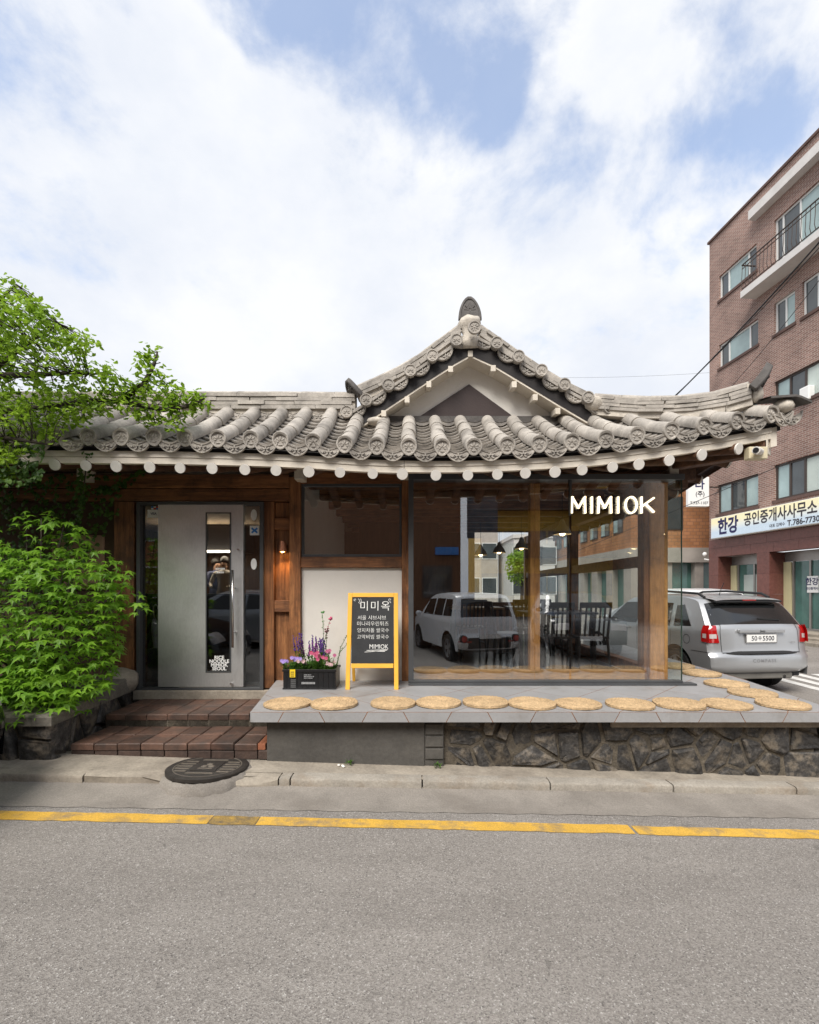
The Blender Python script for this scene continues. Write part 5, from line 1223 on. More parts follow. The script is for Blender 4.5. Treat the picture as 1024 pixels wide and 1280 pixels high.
class Car:
    def __init__(s, name, label, cat, spec, pm, loc, heading, group=None):
        s.P = spec; s.t = thing(name, label, cat, loc, group, heading, local=True); s.pm = pm
        pr = [spec['prof'][0]]
        for a, b in zip(spec['prof'], spec['prof'][1:]):
            d = math.hypot(b[0] - a[0], b[1] - a[1]); n = max(1, int(d / .12))
            pr += [(lerp(a[0], b[0], k / n), lerp(a[1], b[1], k / n)) for k in range(1, n + 1)]
        s.pr = chaikin(pr, 1); s.L = spec['L']
        s.body()
    def w(s, x, z):
        P = s.P; W0 = P['W']; zb = P['belt']
        q = W0 - .03 * max(0, (.75 - z) / .45) ** 2
        if z > zb - .05: q -= .02 * min(1, (z - zb + .05) / .07)
        if z > zb: q -= (z - zb) * P.get('tumble', .30) + .10 * max(0, z - zb) ** 2
        u = abs(2 * x / s.L - 1); return q * (1 - P.get('plan', .12) * u ** P.get('pp', 7))
    def nrm(s, i):
        i = int(round(i)); a, b = s.pr[max(0, i - 2)], s.pr[min(len(s.pr) - 1, i + 2)]; d = Vector((b[0] - a[0], b[1] - a[1])).normalized(); return (-d.y, d.x)
    def skin(s, i, f, off=0):
        j = min(int(i), len(s.pr) - 2); t = i - j; x, z = lerp(s.pr[j][0], s.pr[j + 1][0], t), lerp(s.pr[j][1], s.pr[j + 1][1], t)
        n0, n1 = s.nrm(j), s.nrm(j + 1); nx, nz = lerp(n0[0], n1[0], t), lerp(n0[1], n1[1], t); r = (.03 + .06 * abs(nx)) * abs(f) ** 8
        x, z = x - nx * (r - off), z - nz * (r - off); y = f * s.w(x, z)
        return Vector((x, y, z))
    def find(s, z, rear):
        rng = range(len(s.pr) - 1) if rear else range(len(s.pr) - 2, -1, -1)
        for i in rng:
            a, b = s.pr[i][1], s.pr[i + 1][1]
            if (a <= z <= b) if rear else (b <= z <= a): return i + (z - a) / (b - a if abs(b - a) > 1e-6 else 1)
        return 0
    def zb(s, x):
        z = s.P['sill']
        for xw in s.P['wheels']:
            d = s.P['arch'] ** 2 - (x - xw) ** 2
            if d > 0: z = max(z, s.P['r'] + math.sqrt(d))
        return z
    def body(s):
        mb = MB(); fs = [-1, -.985, -.95, -.88, -.75, -.5, -.2, .2, .5, .75, .88, .95, .985, 1]; n = len(s.pr)
        mb.grid(lambda u, v: s.skin(round(u * (n - 1)), fs[round(v * (len(fs) - 1))]), n - 1, len(fs) - 1)
        xs = []
        for sg in (-1, 1):
            base = len(mb.v); R_ = 16
            cols = [s.skin(i, sg) for i in range(n)]
            extra = []
            for p, q in zip(cols, cols[1:]):
                extra.append(p)
                if q.x - p.x > .05:
                    k = int((q.x - p.x) / .03)
                    extra += [p.lerp(q, j / (k + 1)) for j in range(1, k + 1)]
            cols = extra + [cols[-1]]
            for p in cols:
                z0 = min(s.zb(p.x), p.z - .001)
                for r in range(R_ + 1):
                    z = lerp(z0, p.z, r / R_); mb.v.append(Vector((p.x, sg * s.w(p.x, z), z)))
            for i in range(len(cols) - 1):
                for r in range(R_):
                    a = base + i * (R_ + 1) + r; q = (a, a + R_ + 1, a + R_ + 2, a + 1); mb.f.append(q if sg < 0 else q[::-1])
        part('body', mb, s.pm, s.t, True)
        W0 = s.P['W']; sl = s.P['sill']
        ub = MB().box(.12, s.L - .12, -W0 + .28, W0 - .28, sl - .03, sl + .42)
        for xw in s.P['wheels']:
            for sg in (-1, 1): ub.tube([(xw, sg * (W0 - .30), s.P['r'] + .02), (xw, sg * (W0 - .29), s.P['r'] + .02)], s.P['arch'], 24)
        x0 = 0.15
        for sg in (-1, 1):
            prev = 0.12
            for xw in list(s.P['wheels']) + [s.L + s.P['arch'] - .12]:
                e = xw - s.P['arch']
                if e > prev: ub.box(prev, e, sg * (W0 - .30) - .12, sg * (W0 - .30) + .12, sl - .02, sl + .25)
                prev = xw + s.P['arch']
        part('underbody', ub, M_trim, s.t)
        for xw in s.P['wheels']:
            for sg in (-1, 1):
                r = s.P['r']; M_ = Matrix.Translation((xw, sg * (W0 - .12), r)) @ Matrix.Rotation(R(-90) * sg, 4, 'X')
                wh = part('wheel', MB().lathe([(.01, -.09), (r * .66, -.10), (r * .94, -.10), (r, -.075), (r, .075), (r * .95, .10), (r * .68, .105), (r * .64, .07), (.01, .05)], 30, M_), M_tyre, s.t, True)
                rm = MB()
                for k in range(5):
                    a = 2 * math.pi * k / 5; d = Vector((math.cos(a), math.sin(a), 0)); e = Vector((-d.y, d.x, 0))
                    b = [d * .04 - e * .03, d * .04 + e * .03, d * r * .64 + e * .045, d * r * .64 - e * .045]
                    rm.add([M_ @ (q + Vector((0, 0, zz))) for zz in (.06, .088) for q in b], [(4, 5, 6, 7), (0, 1, 5, 4), (1, 2, 6, 5), (2, 3, 7, 6), (3, 0, 4, 7)])
                rm.lathe([(.001, .095), (.05, .092), (.05, .06)], 14, M_); rm.lathe([(r * .60, .07), (r * .61, .098), (r * .665, .098), (r * .67, .07)], 30, M_)
                part('rim', rm, M_rim, wh, True)
    def patch(s, name, m, z0, z1, f0, f1, off=.004, rear=True, f0t=None, f1t=None, par=None, x0=None, x1=None, th=0):
        i0, i1 = s.find(z0, rear), s.find(z1, rear); m_ = 10; mb = MB()
        f0t = f0 if f0t is None else f0t; f1t = f1 if f1t is None else f1t
        def fn(u, v): return s.skin(lerp(i0, i1, u), lerp(lerp(f0, f0t, u), lerp(f1, f1t, u), v), off)
        mb.grid(fn, m_, 14)
        if th:
            edge = [fn(0, v / 14) for v in range(15)] + [fn(u / m_, 1) for u in range(m_ + 1)] + [fn(1, 1 - v / 14) for v in range(15)] + [fn(1 - u / m_, 0) for u in range(m_ + 1)]
            b = len(mb.v); k = len(edge); c = Vector((s.L / 2, 0, .7))
            mb.v += edge + [e + Vector((th if rear else -th, 0, 0)) for e in edge]
            for i in range(k): mb.f.append((b + i, b + (i + 1) % k, b + k + (i + 1) % k, b + k + i))
        return part(name, mb, m, par or s.t, True)
    def side(s, name, m, quad, sg, off=.005, par=None, n=8):
        a, b, c, d = quad; mb = MB()
        def fn(u, v):
            x = lerp(lerp(a[0], b[0], u), lerp(d[0], c[0], u), v); z = lerp(lerp(a[1], b[1], u), lerp(d[1], c[1], u), v)
            return Vector((x, sg * (s.w(x, z) + off), z))
        mb.grid(fn, n, n, sg < 0); return part(name, mb, m, par or s.t, True)
SUV = dict(L=4.40, W=.915, belt=1.08, sill=.33, wheels=(.86, 3.50), r=.345, arch=.415, tumble=.30, plan=.07, pp=8,
           prof=[(0.12, .36), (.02, .42), (0.0, .50), (0.005, .66), (.055, .70), (.07, .80), (.082, .95), (.10, 1.11), (.16, 1.18), (.30, 1.37), (.415, 1.50), (.52, 1.565), (.75, 1.60), (1.4, 1.635), (2.0, 1.625), (2.45, 1.57), (3.0, 1.28), (3.3, 1.08), (3.7, 1.03), (4.1, .97), (4.27, .90), (4.36, .78), (4.40, .58), (4.40, .45), (4.33, .33)])
M_silver = paint('silver_paint', (.47, .48, .49), .6, .33)
def jeep():
    c = Car('silver_car', 'silver sport utility car parked tail on beside the terrace with a white number plate', 'car', SUV, M_silver, (5.64, 7.62, zr(5.5, 8)), R(97))
    rw = c.patch('rear_window', M_cglass, 1.15, 1.50, -.93, .93, .004)
    part('wiper', MB().bar((.19, -.05, 1.235), (.17, -.42, 1.215), .02, .02), M_trim, rw)
    for sg in (1, -1):
        c.side('side_window', M_cglass, [(.50, 1.10), (.92, 1.08), (.98, 1.43), (.80, 1.45)], sg); c.side('side_window', M_cglass, [(1.02, 1.07), (1.95, 1.055), (1.93, 1.47), (1.10, 1.47)], sg)
        c.side('side_window', M_cglass, [(2.02, 1.055), (3.02, 1.055), (2.55, 1.45), (2.02, 1.47)], sg)
        for k, xx in enumerate((.985, 1.985)): c.side('door_gap', M_trim, [(xx - .004, .42), (xx + .004, .42), (xx + .004, 1.02), (xx - .004, 1.02)], sg, .003)
        tl = c.side('tail_light', M_rlamp, [(.10, .86), (.25, .87), (.25, 1.13), (.13, 1.14)], sg, .012)
        c.patch('tail_light_face', M_rlamp, .86, 1.14, sg * .83, sg * 1.0, .016, par=tl, f0t=sg * .88, th=.03)
        c.patch('reversing_lamp', M_clamp, .93, 1.0, sg * .87, sg * .97, .02, par=tl)
        c.side('reversing_lamp_side', M_clamp, [(.15, .93), (.22, .93), (.22, 1.0), (.15, 1.0)], sg, .016, par=tl)
        part('roof_rail', MB().tube([(.55, sg * .60, 1.575), (.70, sg * .60, 1.64), (1.5, sg * .605, 1.675), (2.1, sg * .60, 1.66), (2.3, sg * .595, 1.60)], .022, 10), M_trim, c.t, True)
        part('mirror', MB().ball((2.95, sg * 1.0, 1.10), (.06, .10, .075), 12, 8), M_silver, c.t, 'full')
        part('door_handle', MB().tube([(2.18, sg * .905, .95), (2.22, sg * .925, .955), (2.36, sg * .925, .955), (2.40, sg * .905, .95)], .014, 8), M_chrome, c.t, True)
        part('door_handle', MB().tube([(1.06, sg * .90, 1.16), (1.05, sg * .88, 1.20), (1.05, sg * .87, 1.28), (1.06, sg * .855, 1.33)], .012, 8), M_chrome, c.t, True)
    fd = MB()
    for k in range(20):
        a, b = 2 * math.pi * k / 20, 2 * math.pi * (k + 1) / 20
        fd.add([Vector((.58 + math.cos(q) * r, c.w(.58 + math.cos(q) * r, .88 + math.sin(q) * r) + .004, .88 + math.sin(q) * r)) for q, r in ((a, .072), (b, .072), (b, .080), (a, .080))], [(0, 1, 2, 3)])
    part('fuel_flap', fd, M_trim, c.t)
    part('spoiler', MB().grid(lambda u, v: Vector((lerp(.30, .62, u), lerp(-.62, .62, v) * (1 - .04 * (1 - u)), 1.545 + .035 * u + .015 * math.sin(u * 3) - .02 * (2 * v - 1) ** 4)), 8, 16).grid(lambda u, v: Vector((.30 + .10 * u, lerp(-.60, .60, v), 1.545 - .022 * u - .02 * (2 * v - 1) ** 4)), 3, 16, True), M_silver, c.t, True)
    part('brake_light', MB().box(.295, .302, -.12, .12, 1.527, 1.541), M_rlamp, c.t)
    part('spoiler_lip', MB().bar((.335, -.6, 1.512), (.335, .6, 1.512), .06, .03), M_trim, c.t)
    part('antenna', MB().tube([(.95, 0, 1.61), (.90, 0, 1.72), (.80, 0, 1.90)][:2] + [(.84, 0, 1.83)], .006, 6), M_trim, c.t)
    pl = part('number_plate', MB().box(.052, .062, -.262, .262, .865, .985), M_paper, c.t, bevel=.004)
    part('plate_frame', MB().box(.055, .070, -.275, .275, .852, .864).box(.055, .070, -.275, .275, .986, .998).box(.055, .070, -.275, -.263, .8645, .9855).box(.055, .070, .263, .275, .8645, .9855), M_chrome, pl)
    pt = lambda ox: (lambda u, v, d: Vector((.0495, -(ox + u), .925 + v)))
    nt_ = text(MB(), '50', .105, pt(-.135), .0012); text(nt_, '우', .075, pt(-.035), .0008); text(nt_, '5500', .105, pt(.115), .0012)
    part('plate_number', nt_, M_ink, pl)
    part('handle_bar', MB().obox((.065, 0, 1.045), (.028, 0, 0), (0, .40, 0), (0, 0, .030)), M_silver, c.t, bevel=.012)
    part('badge', text(MB(), 'Jeep', .055, lambda u, v, d: Vector((.035, -u, 1.045 + v)), .0008), M_trim, c.t); part('badge', text(MB(), 'LIMITED', .026, lambda u, v, d: Vector((.060, -(u + .56), .86 + v)), .0004), M_chrome, c.t)
    part('bumper_step', MB().grid(lambda u, v: Vector((-.006 + .06 * u + .07 * abs(2 * v - 1) ** 5, lerp(-.66, .66, v), .692 + .035 * u)), 2, 16), M_trim, c.t, True)
    part('bumper_lettering', text(MB(), 'COMPASS', .075, lambda u, v, d: Vector((-.002 + .03 * 0, -u, .575 + v)), .0005, space=1.35), mat('emboss', (.30, .30, .31), .4, metal=.5, bump=0), c.t)
    part('exhaust', MB().tube([(.10, -.45, .30), (.45, -.45, .30)], .03, 12), M_trim, c.t)
    part('lower_valance', MB().box(.10, .30, -.60, .60, .27, .37), mat('valance', (.20, .19, .17), .6, bump=.1), c.t, bevel=.02)
    for sg in (-1, 1): c.patch('panel_gap', M_trim, .715, 1.15, sg * .788, sg * .797, .003)
    c.patch('panel_gap', M_trim, .700, .712, -.79, .79, .003)
    for sg in (-1, 1): c.side('panel_gap', M_trim, [(.10, .700), (.47, .700), (.47, .708), (.10, .708)], sg, .003)
    for sg in (-1, 1): c.side('head_light', M_clamp, [(4.02, .72), (4.28, .70), (4.22, .86), (4.02, .86)], sg, .008)
jeep()
def plain_car(name, label, spec, pm, loc, heading, wins, dark_low=False, group=None):
    c = Car(name, label, 'car', spec, pm, loc, heading, group)
    c.patch('rear_window', M_cglass, *spec['rw'], -.86, .86, .004); c.patch('windscreen', M_cglass, *spec['ws'], -.86, .86, .004, rear=False)
    for sg in (1, -1):
        for q in wins: c.side('side_window', M_cglass, q, sg)
        tl = c.patch('tail_light', M_rlamp, *spec['tl'], sg * .62, sg * .98, .012, th=.02); c.patch('head_light', M_clamp, *spec['hl'], sg * .55, sg * .97, .012, rear=False, th=.02)
        xm_ = spec['mir']; part('mirror', MB().ball((xm_, sg * (spec['W'] + .10), spec['belt'] + .06), (.055, .09, .065), 12, 8), pm, c.t, 'full')
    c.patch('grille', M_trim, *spec['gr'], -.5, .5, .006, rear=False)
    part('number_plate', MB().box(s_x := spec['L'] + .012, s_x + .008, -.26, .26, spec['plz'], spec['plz'] + .11), M_paper, c.t); part('number_plate', MB().box(-.02, -.012, -.26, .26, spec['plz'] + .1, spec['plz'] + .21), M_paper, c.t)
    return c
MINI = dict(L=3.6, W=.80, belt=.98, sill=.30, wheels=(.62, 3.02), r=.325, arch=.40, tumble=.20, plan=.10, pp=6, rw=(1.05, 1.46), ws=(1.08, 1.45), tl=(.50, .53), hl=(.72, .86), gr=(.45, .66), plz=.48, mir=2.55,
            prof=[(.10, .32), (.01, .40), (0, .55), (.02, .62), (.08, .68), (.10, .85), (.13, 1.0), (.17, 1.08), (.28, 1.40), (.36, 1.52), (.6, 1.57), (1.3, 1.595), (1.9, 1.57), (2.2, 1.50), (2.6, 1.22), (2.82, 1.04), (3.1, .99), (3.4, .93), (3.54, .82), (3.6, .6), (3.6, .42), (3.54, .30)])
M_whitecar = paint('white_car_paint', (.80, .81, .82), .1, .3); M_blackcar = paint('black_car_paint', (.010, .010, .012), .2, .15); M_greycar = paint('light_car_paint', (.42, .44, .47), .4, .3)
mini = plain_car('white_car', 'small white boxy car with round tail lamps mirrored in the shop glass', MINI, M_whitecar, (1.78, -.30, zr(2, -.3)), R(255),
    [[(.42, 1.06), (.95, 1.05), (.95, 1.44), (.55, 1.44)], [(1.02, 1.05), (1.62, 1.04), (1.60, 1.45), (1.02, 1.45)], [(1.70, 1.04), (2.52, 1.03), (2.20, 1.42), (1.70, 1.45)]])
mini.patch('rear_bumper', M_trim, .36, .60, -.72, .72, .008)
for sg in (-1, 1):
    lp = part('round_lamp', MB().tube([(-.03, sg * .62, .58), (.06, sg * .62, .58)], .085, 20), M_trim, mini.t, True); part('lens', MB().tube([(-.034, sg * .62, .58), (-.02, sg * .62, .58)], .068, 20), M_rlamp, lp, True)
SED = dict(L=4.8, W=.92, belt=.93, sill=.24, wheels=(1.05, 3.85), r=.33, arch=.385, tumble=.42, plan=.14, pp=5, rw=(1.08, 1.36), ws=(1.05, 1.36), tl=(.72, .86), hl=(.62, .76), gr=(.42, .60), plz=.42, mir=3.0,
           prof=[(.10, .26), (.01, .34), (0, .55), (.03, .80), (.08, .98), (.5, 1.03), (.75, 1.05), (1.15, 1.28), (1.6, 1.44), (2.2, 1.475), (2.7, 1.43), (3.2, 1.18), (3.55, 1.0), (4.0, .94), (4.45, .84), (4.68, .72), (4.78, .55), (4.8, .42), (4.74, .26)])
sw_ = [[(1.15, 1.02), (2.05, .98), (2.02, 1.36), (1.55, 1.33)], [(2.12, .98), (3.12, .99), (2.62, 1.36), (2.12, 1.37)]]
plain_car('black_car', 'glossy black saloon car parked at the kerb with only its nose in view', SED, M_blackcar, (-7.64, 2.68, zr(-5, 2.7)), R(0), sw_)
plain_car('silver_saloon', 'light silver saloon car behind the black one, mirrored in the door glass', SED, M_greycar, (-2.0, -2.0, zr(-4, -2)), R(180), sw_)
w_suv = [[(.50, 1.10), (.92, 1.08), (.98, 1.43), (.80, 1.45)], [(1.02, 1.07), (1.95, 1.055), (1.93, 1.47), (1.10, 1.47)], [(2.02, 1.055), (3.02, 1.055), (2.55, 1.45), (2.02, 1.47)]]
S2 = dict(SUV, rw=(1.12, 1.5), ws=(1.12, 1.55), tl=(.78, 1.0), hl=(.70, .86), gr=(.50, .74), plz=.45, mir=2.95)
plain_car('black_off_roader', 'black sport utility car facing the shop, mirrored in the glass', S2, M_blackcar, (4.9, -5.6, zr(4, -5)), R(97), w_suv)
plain_car('white_parked_car', 'white car parked beyond the silver car with only its roof showing', S2, M_whitecar, (8.2, 12.2, zr(8, 12) + .02), R(97), w_suv)

# ---------------------------------------------------------------- brick building on the right
BA = math.atan(.08); BO = Vector((12.44, 19.9, 0))
ux, uy = math.sin(BA), -math.cos(BA)                 # along the face, towards the camera
rb = thing('brick_apartment_building', 'five storey red brown brick building with shop sign across the side street', 'building', BO, rot=math.atan2(uy, ux), local=True)
def fz(px, py):                                     # photo pixel -> (u, z) on the facade
    k = (px - CX) / F; u = (BO.y * k - BO.x) / (ux - uy * k); d = BO.y + uy * u; return u, EYE + (HY - py) / F * d
M_bk = brickmat('red_brick', (.185, .100, .078), (.285, .165, .130), (.36, .30, .265), .21, .068, .010)
M_gran = mat('red_granite', (.155, .062, .050), .35, var=.2, scale=12, fine=.2, fscale=60, bump=.05, rnd=.08)
M_wfr = mat('white_window_frame', (.70, .70, .68), .5, var=.04, bump=0); M_dfr = mat('brown_window_frame', (.055, .040, .034), .5, var=.1, bump=0)
M_pane = mat('blue_pane', (.30, .40, .40), .08, var=.25, scale=.7, bump=0, spec=.8); M_panedk = mat('dark_pane', (.055, .065, .07), .06, var=.3, scale=.8, bump=0, spec=.8); M_curt = mat('curtain_pane', (.48, .54, .50), .2, var=.12, scale=1, bump=0)
M_ledge = mat('white_ledge', (.62, .60, .58), .8, var=.08, bump=.1); M_soil = mat('sill_brick', (.10, .06, .05), .8, var=.2, bump=.2)
ULEN = 14.0; zf = 3.05; ztop = EYE + (HY - 305) / F * BO.y
gf0 = fz(888, 676)[1]
rects = []                                          # window openings (u0,u1,z0,z1,kind)
def win_px(p0, p1, y0, y1, kind, pr=None):          # y0 top, y1 bottom at the left edge p0
    u0, zt = fz(p0, y0); _, z0 = fz(p0, y1); u1 = fz(p1, y0)[0]; rects.append((u0, u1, z0, zt, kind))
win_px(899, 946, 346, 376, 'w3'); win_px(899, 948, 432, 461, 'w3'); win_px(968, 994, 380, 419, 'w2'); win_px(968, 1030, 276, 350, 'big')
win_px(1003, 1040, 353, 397, 'w2'); win_px(968, 1048, 478, 516, 'd4'); win_px(897, 948, 607, 643, 'd3'); win_px(968, 1046, 582, 626, 'd4'); win_px(899, 947, 524, 553, 'd3')
def facade():
    us = sorted({0, ULEN} | {r[0] for r in rects} | {r[1] for r in rects}); zs_ = sorted({gf0, ztop} | {r[2] for r in rects} | {r[3] for r in rects})
    mb = MB()
    for a, b in zip(us, us[1:]):
        for c, d in zip(zs_, zs_[1:]):
            m_ = ((a + b) / 2, (c + d) / 2)
            if any(r[0] < m_[0] < r[1] and r[2] < m_[1] < r[3] for r in rects): continue
            mb.add([(a, 0, c), (b, 0, c), (b, 0, d), (a, 0, d)], [(0, 1, 2, 3)])
    for (u0, u1, z0, z1, k) in rects:
        dd = .16; mb.add([(u0, 0, z0), (u1, 0, z0), (u1, 0, z1), (u0, 0, z1), (u0, dd, z0), (u1, dd, z0), (u1, dd, z1), (u0, dd, z1)], [(0, 4, 5, 1), (1, 5, 6, 2), (2, 6, 7, 3), (3, 7, 4, 0)])
    mb.add([(0, 0, gf0), (0, 10, gf0), (0, 10, ztop), (0, 0, ztop), (ULEN, 0, gf0), (ULEN, 10, gf0), (ULEN, 10, ztop), (ULEN, 0, ztop)], [(0, 3, 2, 1), (4, 5, 6, 7), (3, 7, 6, 2), (1, 2, 6, 5)])
    return part('wall', mb, M_bk, rb)
wall_rb = facade()
part('parapet_cap', MB().box(-.06, ULEN, -.06, .25, ztop, ztop + .09).box(-.06, .2, .251, 10, ztop, ztop + .09), M_soil, rb)
for (u0, u1, z0, z1, k) in rects:
    fr = M_wfr if k[0] in 'wb' else M_dfr; t = .06 if k[0] in 'wb' else .07; y0 = .07
    n = {'w3': 3, 'w2': 2, 'big': 3, 'd3': 3, 'd4': 4}[k]
    cuts = {'w3': [0, .24, .77, 1], 'big': [0, .16, .52, 1]}.get(k, [i / n for i in range(n + 1)])
    f = MB().box(u0, u1, y0, y0 + .07, z0, z0 + t).box(u0, u1, y0, y0 + .07, z1 - t, z1).box(u0, u0 + t, y0 + .001, y0 + .07, z0 + t, z1 - t).box(u1 - t, u1, y0 + .001, y0 + .07, z0 + t, z1 - t)
    for c in cuts[1:-1]: x = lerp(u0, u1, c); f.box(x - t / 2, x + t / 2, y0 + .002, y0 + .07, z0 + t, z1 - t)
    w_ = part('window', f, fr, rb)
    for i, (a, b) in enumerate(zip(cuts, cuts[1:])):
        m_ = {'w3': (M_panedk, M_pane, M_panedk), 'w2': (M_panedk, M_pane), 'big': (M_panedk, M_panedk, M_pane), 'd3': (M_pane, M_panedk, M_pane), 'd4': (M_pane, M_panedk, M_curt, M_pane)}[k][i]
        part('pane', MB().box(lerp(u0, u1, a) + t * .5, lerp(u0, u1, b) - t * .5, y0 + .03, y0 + .04, z0 + t * .6, z1 - t * .6), m_, w_)
    part('sill', MB().box(u0 - .05, u1 + .05, -.05, .06, z0 - .10, z0), M_soil if k[0] != 'b' else M_ledge, w_)
(ua, za), (_, zb_) = fz(945, 265), fz(945, 276)
part('canopy', MB().box(ua, ULEN, -.30, 0, zb_, za), M_ledge, rb); 
(ub, zc_), (_, zd) = fz(945, 366), fz(945, 374)
bal = part('balcony', MB().box(ub, ULEN, -.60, 0, zd, zc_), M_ledge, rb)
rh = .95
part('handrail', MB().tube([(ub + .03, -.56, zc_ + rh), (ULEN, -.56, zc_ + rh)], .025, 6).tube([(ub + .03, -.56, zc_ + rh), (ub + .03, -.02, zc_ + rh)], .025, 6).tube([(ub + .03, -.56, zc_ + .08), (ULEN, -.56, zc_ + .08)], .02, 6).tube([(ub + .03, -.56, zc_ + rh - .14), (ULEN, -.56, zc_ + rh - .14)], .016, 6), M_dfr, bal)
for k in range(48):
    u = ub + .05 + k * .16
    part('baluster', MB().tube([(u, -.56, zc_ + .08), (u, -.60, zc_ + .25), (u, -.58, zc_ + .5), (u, -.56, zc_ + rh)], .011, 5), M_dfr, bal)
# ground floor: granite piers, band, shop fronts, signboard
def gz(px, py): return fz(px, py)
zb0 = gz(888, 697)[1]
xj_ = [0, .95, 1.9, 2.9, 3.9, 5.0, 6.2, 7.5, 9, 11, ULEN]
for a, b in zip(xj_, xj_[1:]): part('granite_panel', MB().box(a + .004, b - .004, -.03, .3, zb0 + (.35 if True else 0), gf0 - .004), M_gran, rb); part('granite_panel', MB().box(a + .3 + .004, min(ULEN, b + .3) - .004, -.03, .3, zb0, zb0 + .344), M_gran, rb)
part('granite_panel', MB().box(.0, .296, -.03, .3, zb0, zb0 + .344), M_gran, rb)
pier = [(0, gz(899, 700)[0]), (gz(947, 700)[0], gz(963, 700)[0]), (gz(1040, 700)[0], ULEN)]
for a, b in pier:
    for k in range(4): part('granite_panel', MB().box(a + (.004 if a else 0), b - .004, -.028, .6, -.1 + k * (zb0 + .1) / 4 + .003, -.1 + (k + 1) * (zb0 + .1) / 4 - .003), M_gran, rb)
M_yelwall = mat('yellow_side', (.60, .55, .33), .6, var=.05, bump=0); M_teal = mat('teal_glass', (.07, .16, .14), .08, var=.3, scale=1.2, bump=0, spec=.7); M_alu = mat('aluminium', (.34, .32, .30), .4, metal=.7, var=.1, bump=0)
for i, (a, b) in enumerate(((pier[0][1], pier[1][0]), (pier[1][1], pier[2][0]))):
    sf = part('shop_front', MB().box(a, b, .55, .62, zb0 - .35, zb0), M_alu, rb); part('plinth', MB().box(a, b, .55, .62, -.1, .25), M_alu, sf)
    part('reveal', MB().box(a, a + .30, .50, .545, .25, zb0 - .36), M_yelwall, sf)
    n = 2 if i == 0 else 3
    for k in range(n):
        x0, x1 = lerp(a + .35, b, k / n), lerp(a + .35, b, (k + 1) / n)
        part('pane', MB().box(x0 + .04, x1 - .04, .585, .595, .255, zb0 - .355), M_teal, sf)
        part('mullion', MB().box(x0 - .035, x0 + .035, .54, .62, .2505, zb0 - .3505), M_alu, sf)
    if i == 0: part('frosted_film', MB().box(a + .6, a + 1.55, .572, .583, .9, zb0 - .75), M_curt, sf)
(u0, z0), (u1, _) = gz(994, 735), gz(1001, 735)
dsg = MB().box(u0 - .1, u1 + .1, .525, .54, 1.45, 2.0); part('door_notice', dsg, M_paper, rb)
part('door_notice_print', text(text(MB(), '한강', .26, lambda u, v, d: (u0 + .08 + u, .52, 1.80 + v), .006), '공인중개사', .10, lambda u, v, d: (u0 + .08 + u, .52, 1.58 + v), .002), M_navy, rb)
part('red_notice', MB().box(u1 + .25, u1 + .55, .525, .54, 2.35, 2.7), M_red, rb); part('white_panel', MB().box(gz(1013, 740)[0], gz(1040, 740)[0], .50, .53, .25, 1.50), M_paper, rb)
for k in range(3): part('entry_step', MB().box(pier[1][1] - .6, ULEN, -1.7 + k * .5, .55, -.3, .05 + k * .07 + .0), M_conc, rb)
us0, us1 = .5, gz(1062, 640)[0]; zt0, zt1 = gz(888, 676)[1] + .02, gz(888, 651)[1]
sb = part('signboard', MB().box(us0 + .02, us1, -.32, -.05, zt0, zt1), M_paper, rb, label='long pale yellow and blue shop signboard with Korean lettering')
def signface():
    m = bpy.data.materials.new('sign_face'); m.use_nodes = True; nt = m.node_tree; N = nt.nodes.new; L = nt.links.new
    tc = N('ShaderNodeTexCoord'); sp = N('ShaderNodeSeparateXYZ'); L(tc.outputs['Object'], sp.inputs[0]); mr = N('ShaderNodeMapRange'); mr.inputs[1].default_value = zt0; mr.inputs[2].default_value = zt1; L(sp.outputs[2], mr.inputs[0])
    rp = N('ShaderNodeValToRGB'); e = rp.color_ramp.elements; e[0].position = .30; e[0].color = (*S(205, 222, 236), 1); e[1].position = .75; e[1].color = (*S(252, 243, 200), 1); q = e.new(.55); q.color = (*S(235, 238, 228), 1)
    L(mr.outputs[0], rp.inputs[0]); L(rp.outputs[0], nt.nodes['Principled BSDF'].inputs[0]); return m
part('sign_face', MB().box(us0 + .04, us1 - .02, -.328, -.3205, zt0 + .02, zt1 - .02), signface(), sb)
sh = zt1 - zt0
def sgt(px, zz): 
    u = gz(px + 10, 650)[0]; return lambda a, b, d: (u + a, -.333, zt0 + zz * sh + b)
part('sign_lettering', text(MB(), '한강', .66, sgt(910, .47), .022, xs=.88), M_navy, sb)
pa, pb = gz(941, 650)[0], gz(1034, 650)[0]
part('sign_lettering', text(MB(), '공인중개사사무소', .50, lambda a, b, d: ((pa + pb) / 2 + a, -.333, zt0 + .60 * sh + b), .010, xs=(pb - pa) / (.50 * 7.26)), mat('grey_print3', (.04, .035, .045), .6, bump=0), sb)
part('sign_lettering', text(MB(), 'T.786-7730', .26, sgt(1006, .17), .006, xs=.95), mat('grey_print3', (0, 0, 0)), sb); part('sign_lettering', text(MB(), '대표 김해수', .13, sgt(973, .17), .001), mat('grey_print3', (0, 0, 0)), sb)
# cables, bracket lamp on the corner
part('corner_lamp', MB().ball((-.12, -.12, zb0 + .15), .09, 10, 6).tube([(0, 0, zb0 - .1), (-.12, -.15, zb0 - .05)], .03, 6), M_paper, rb, True)
sp_ = fz(1012, 500); part('vent_fan', MB().box(sp_[0] - .25, sp_[0] + .1, -.12, .1, sp_[1] - .0, sp_[1] + .45), M_paper, rb, bevel=.03)
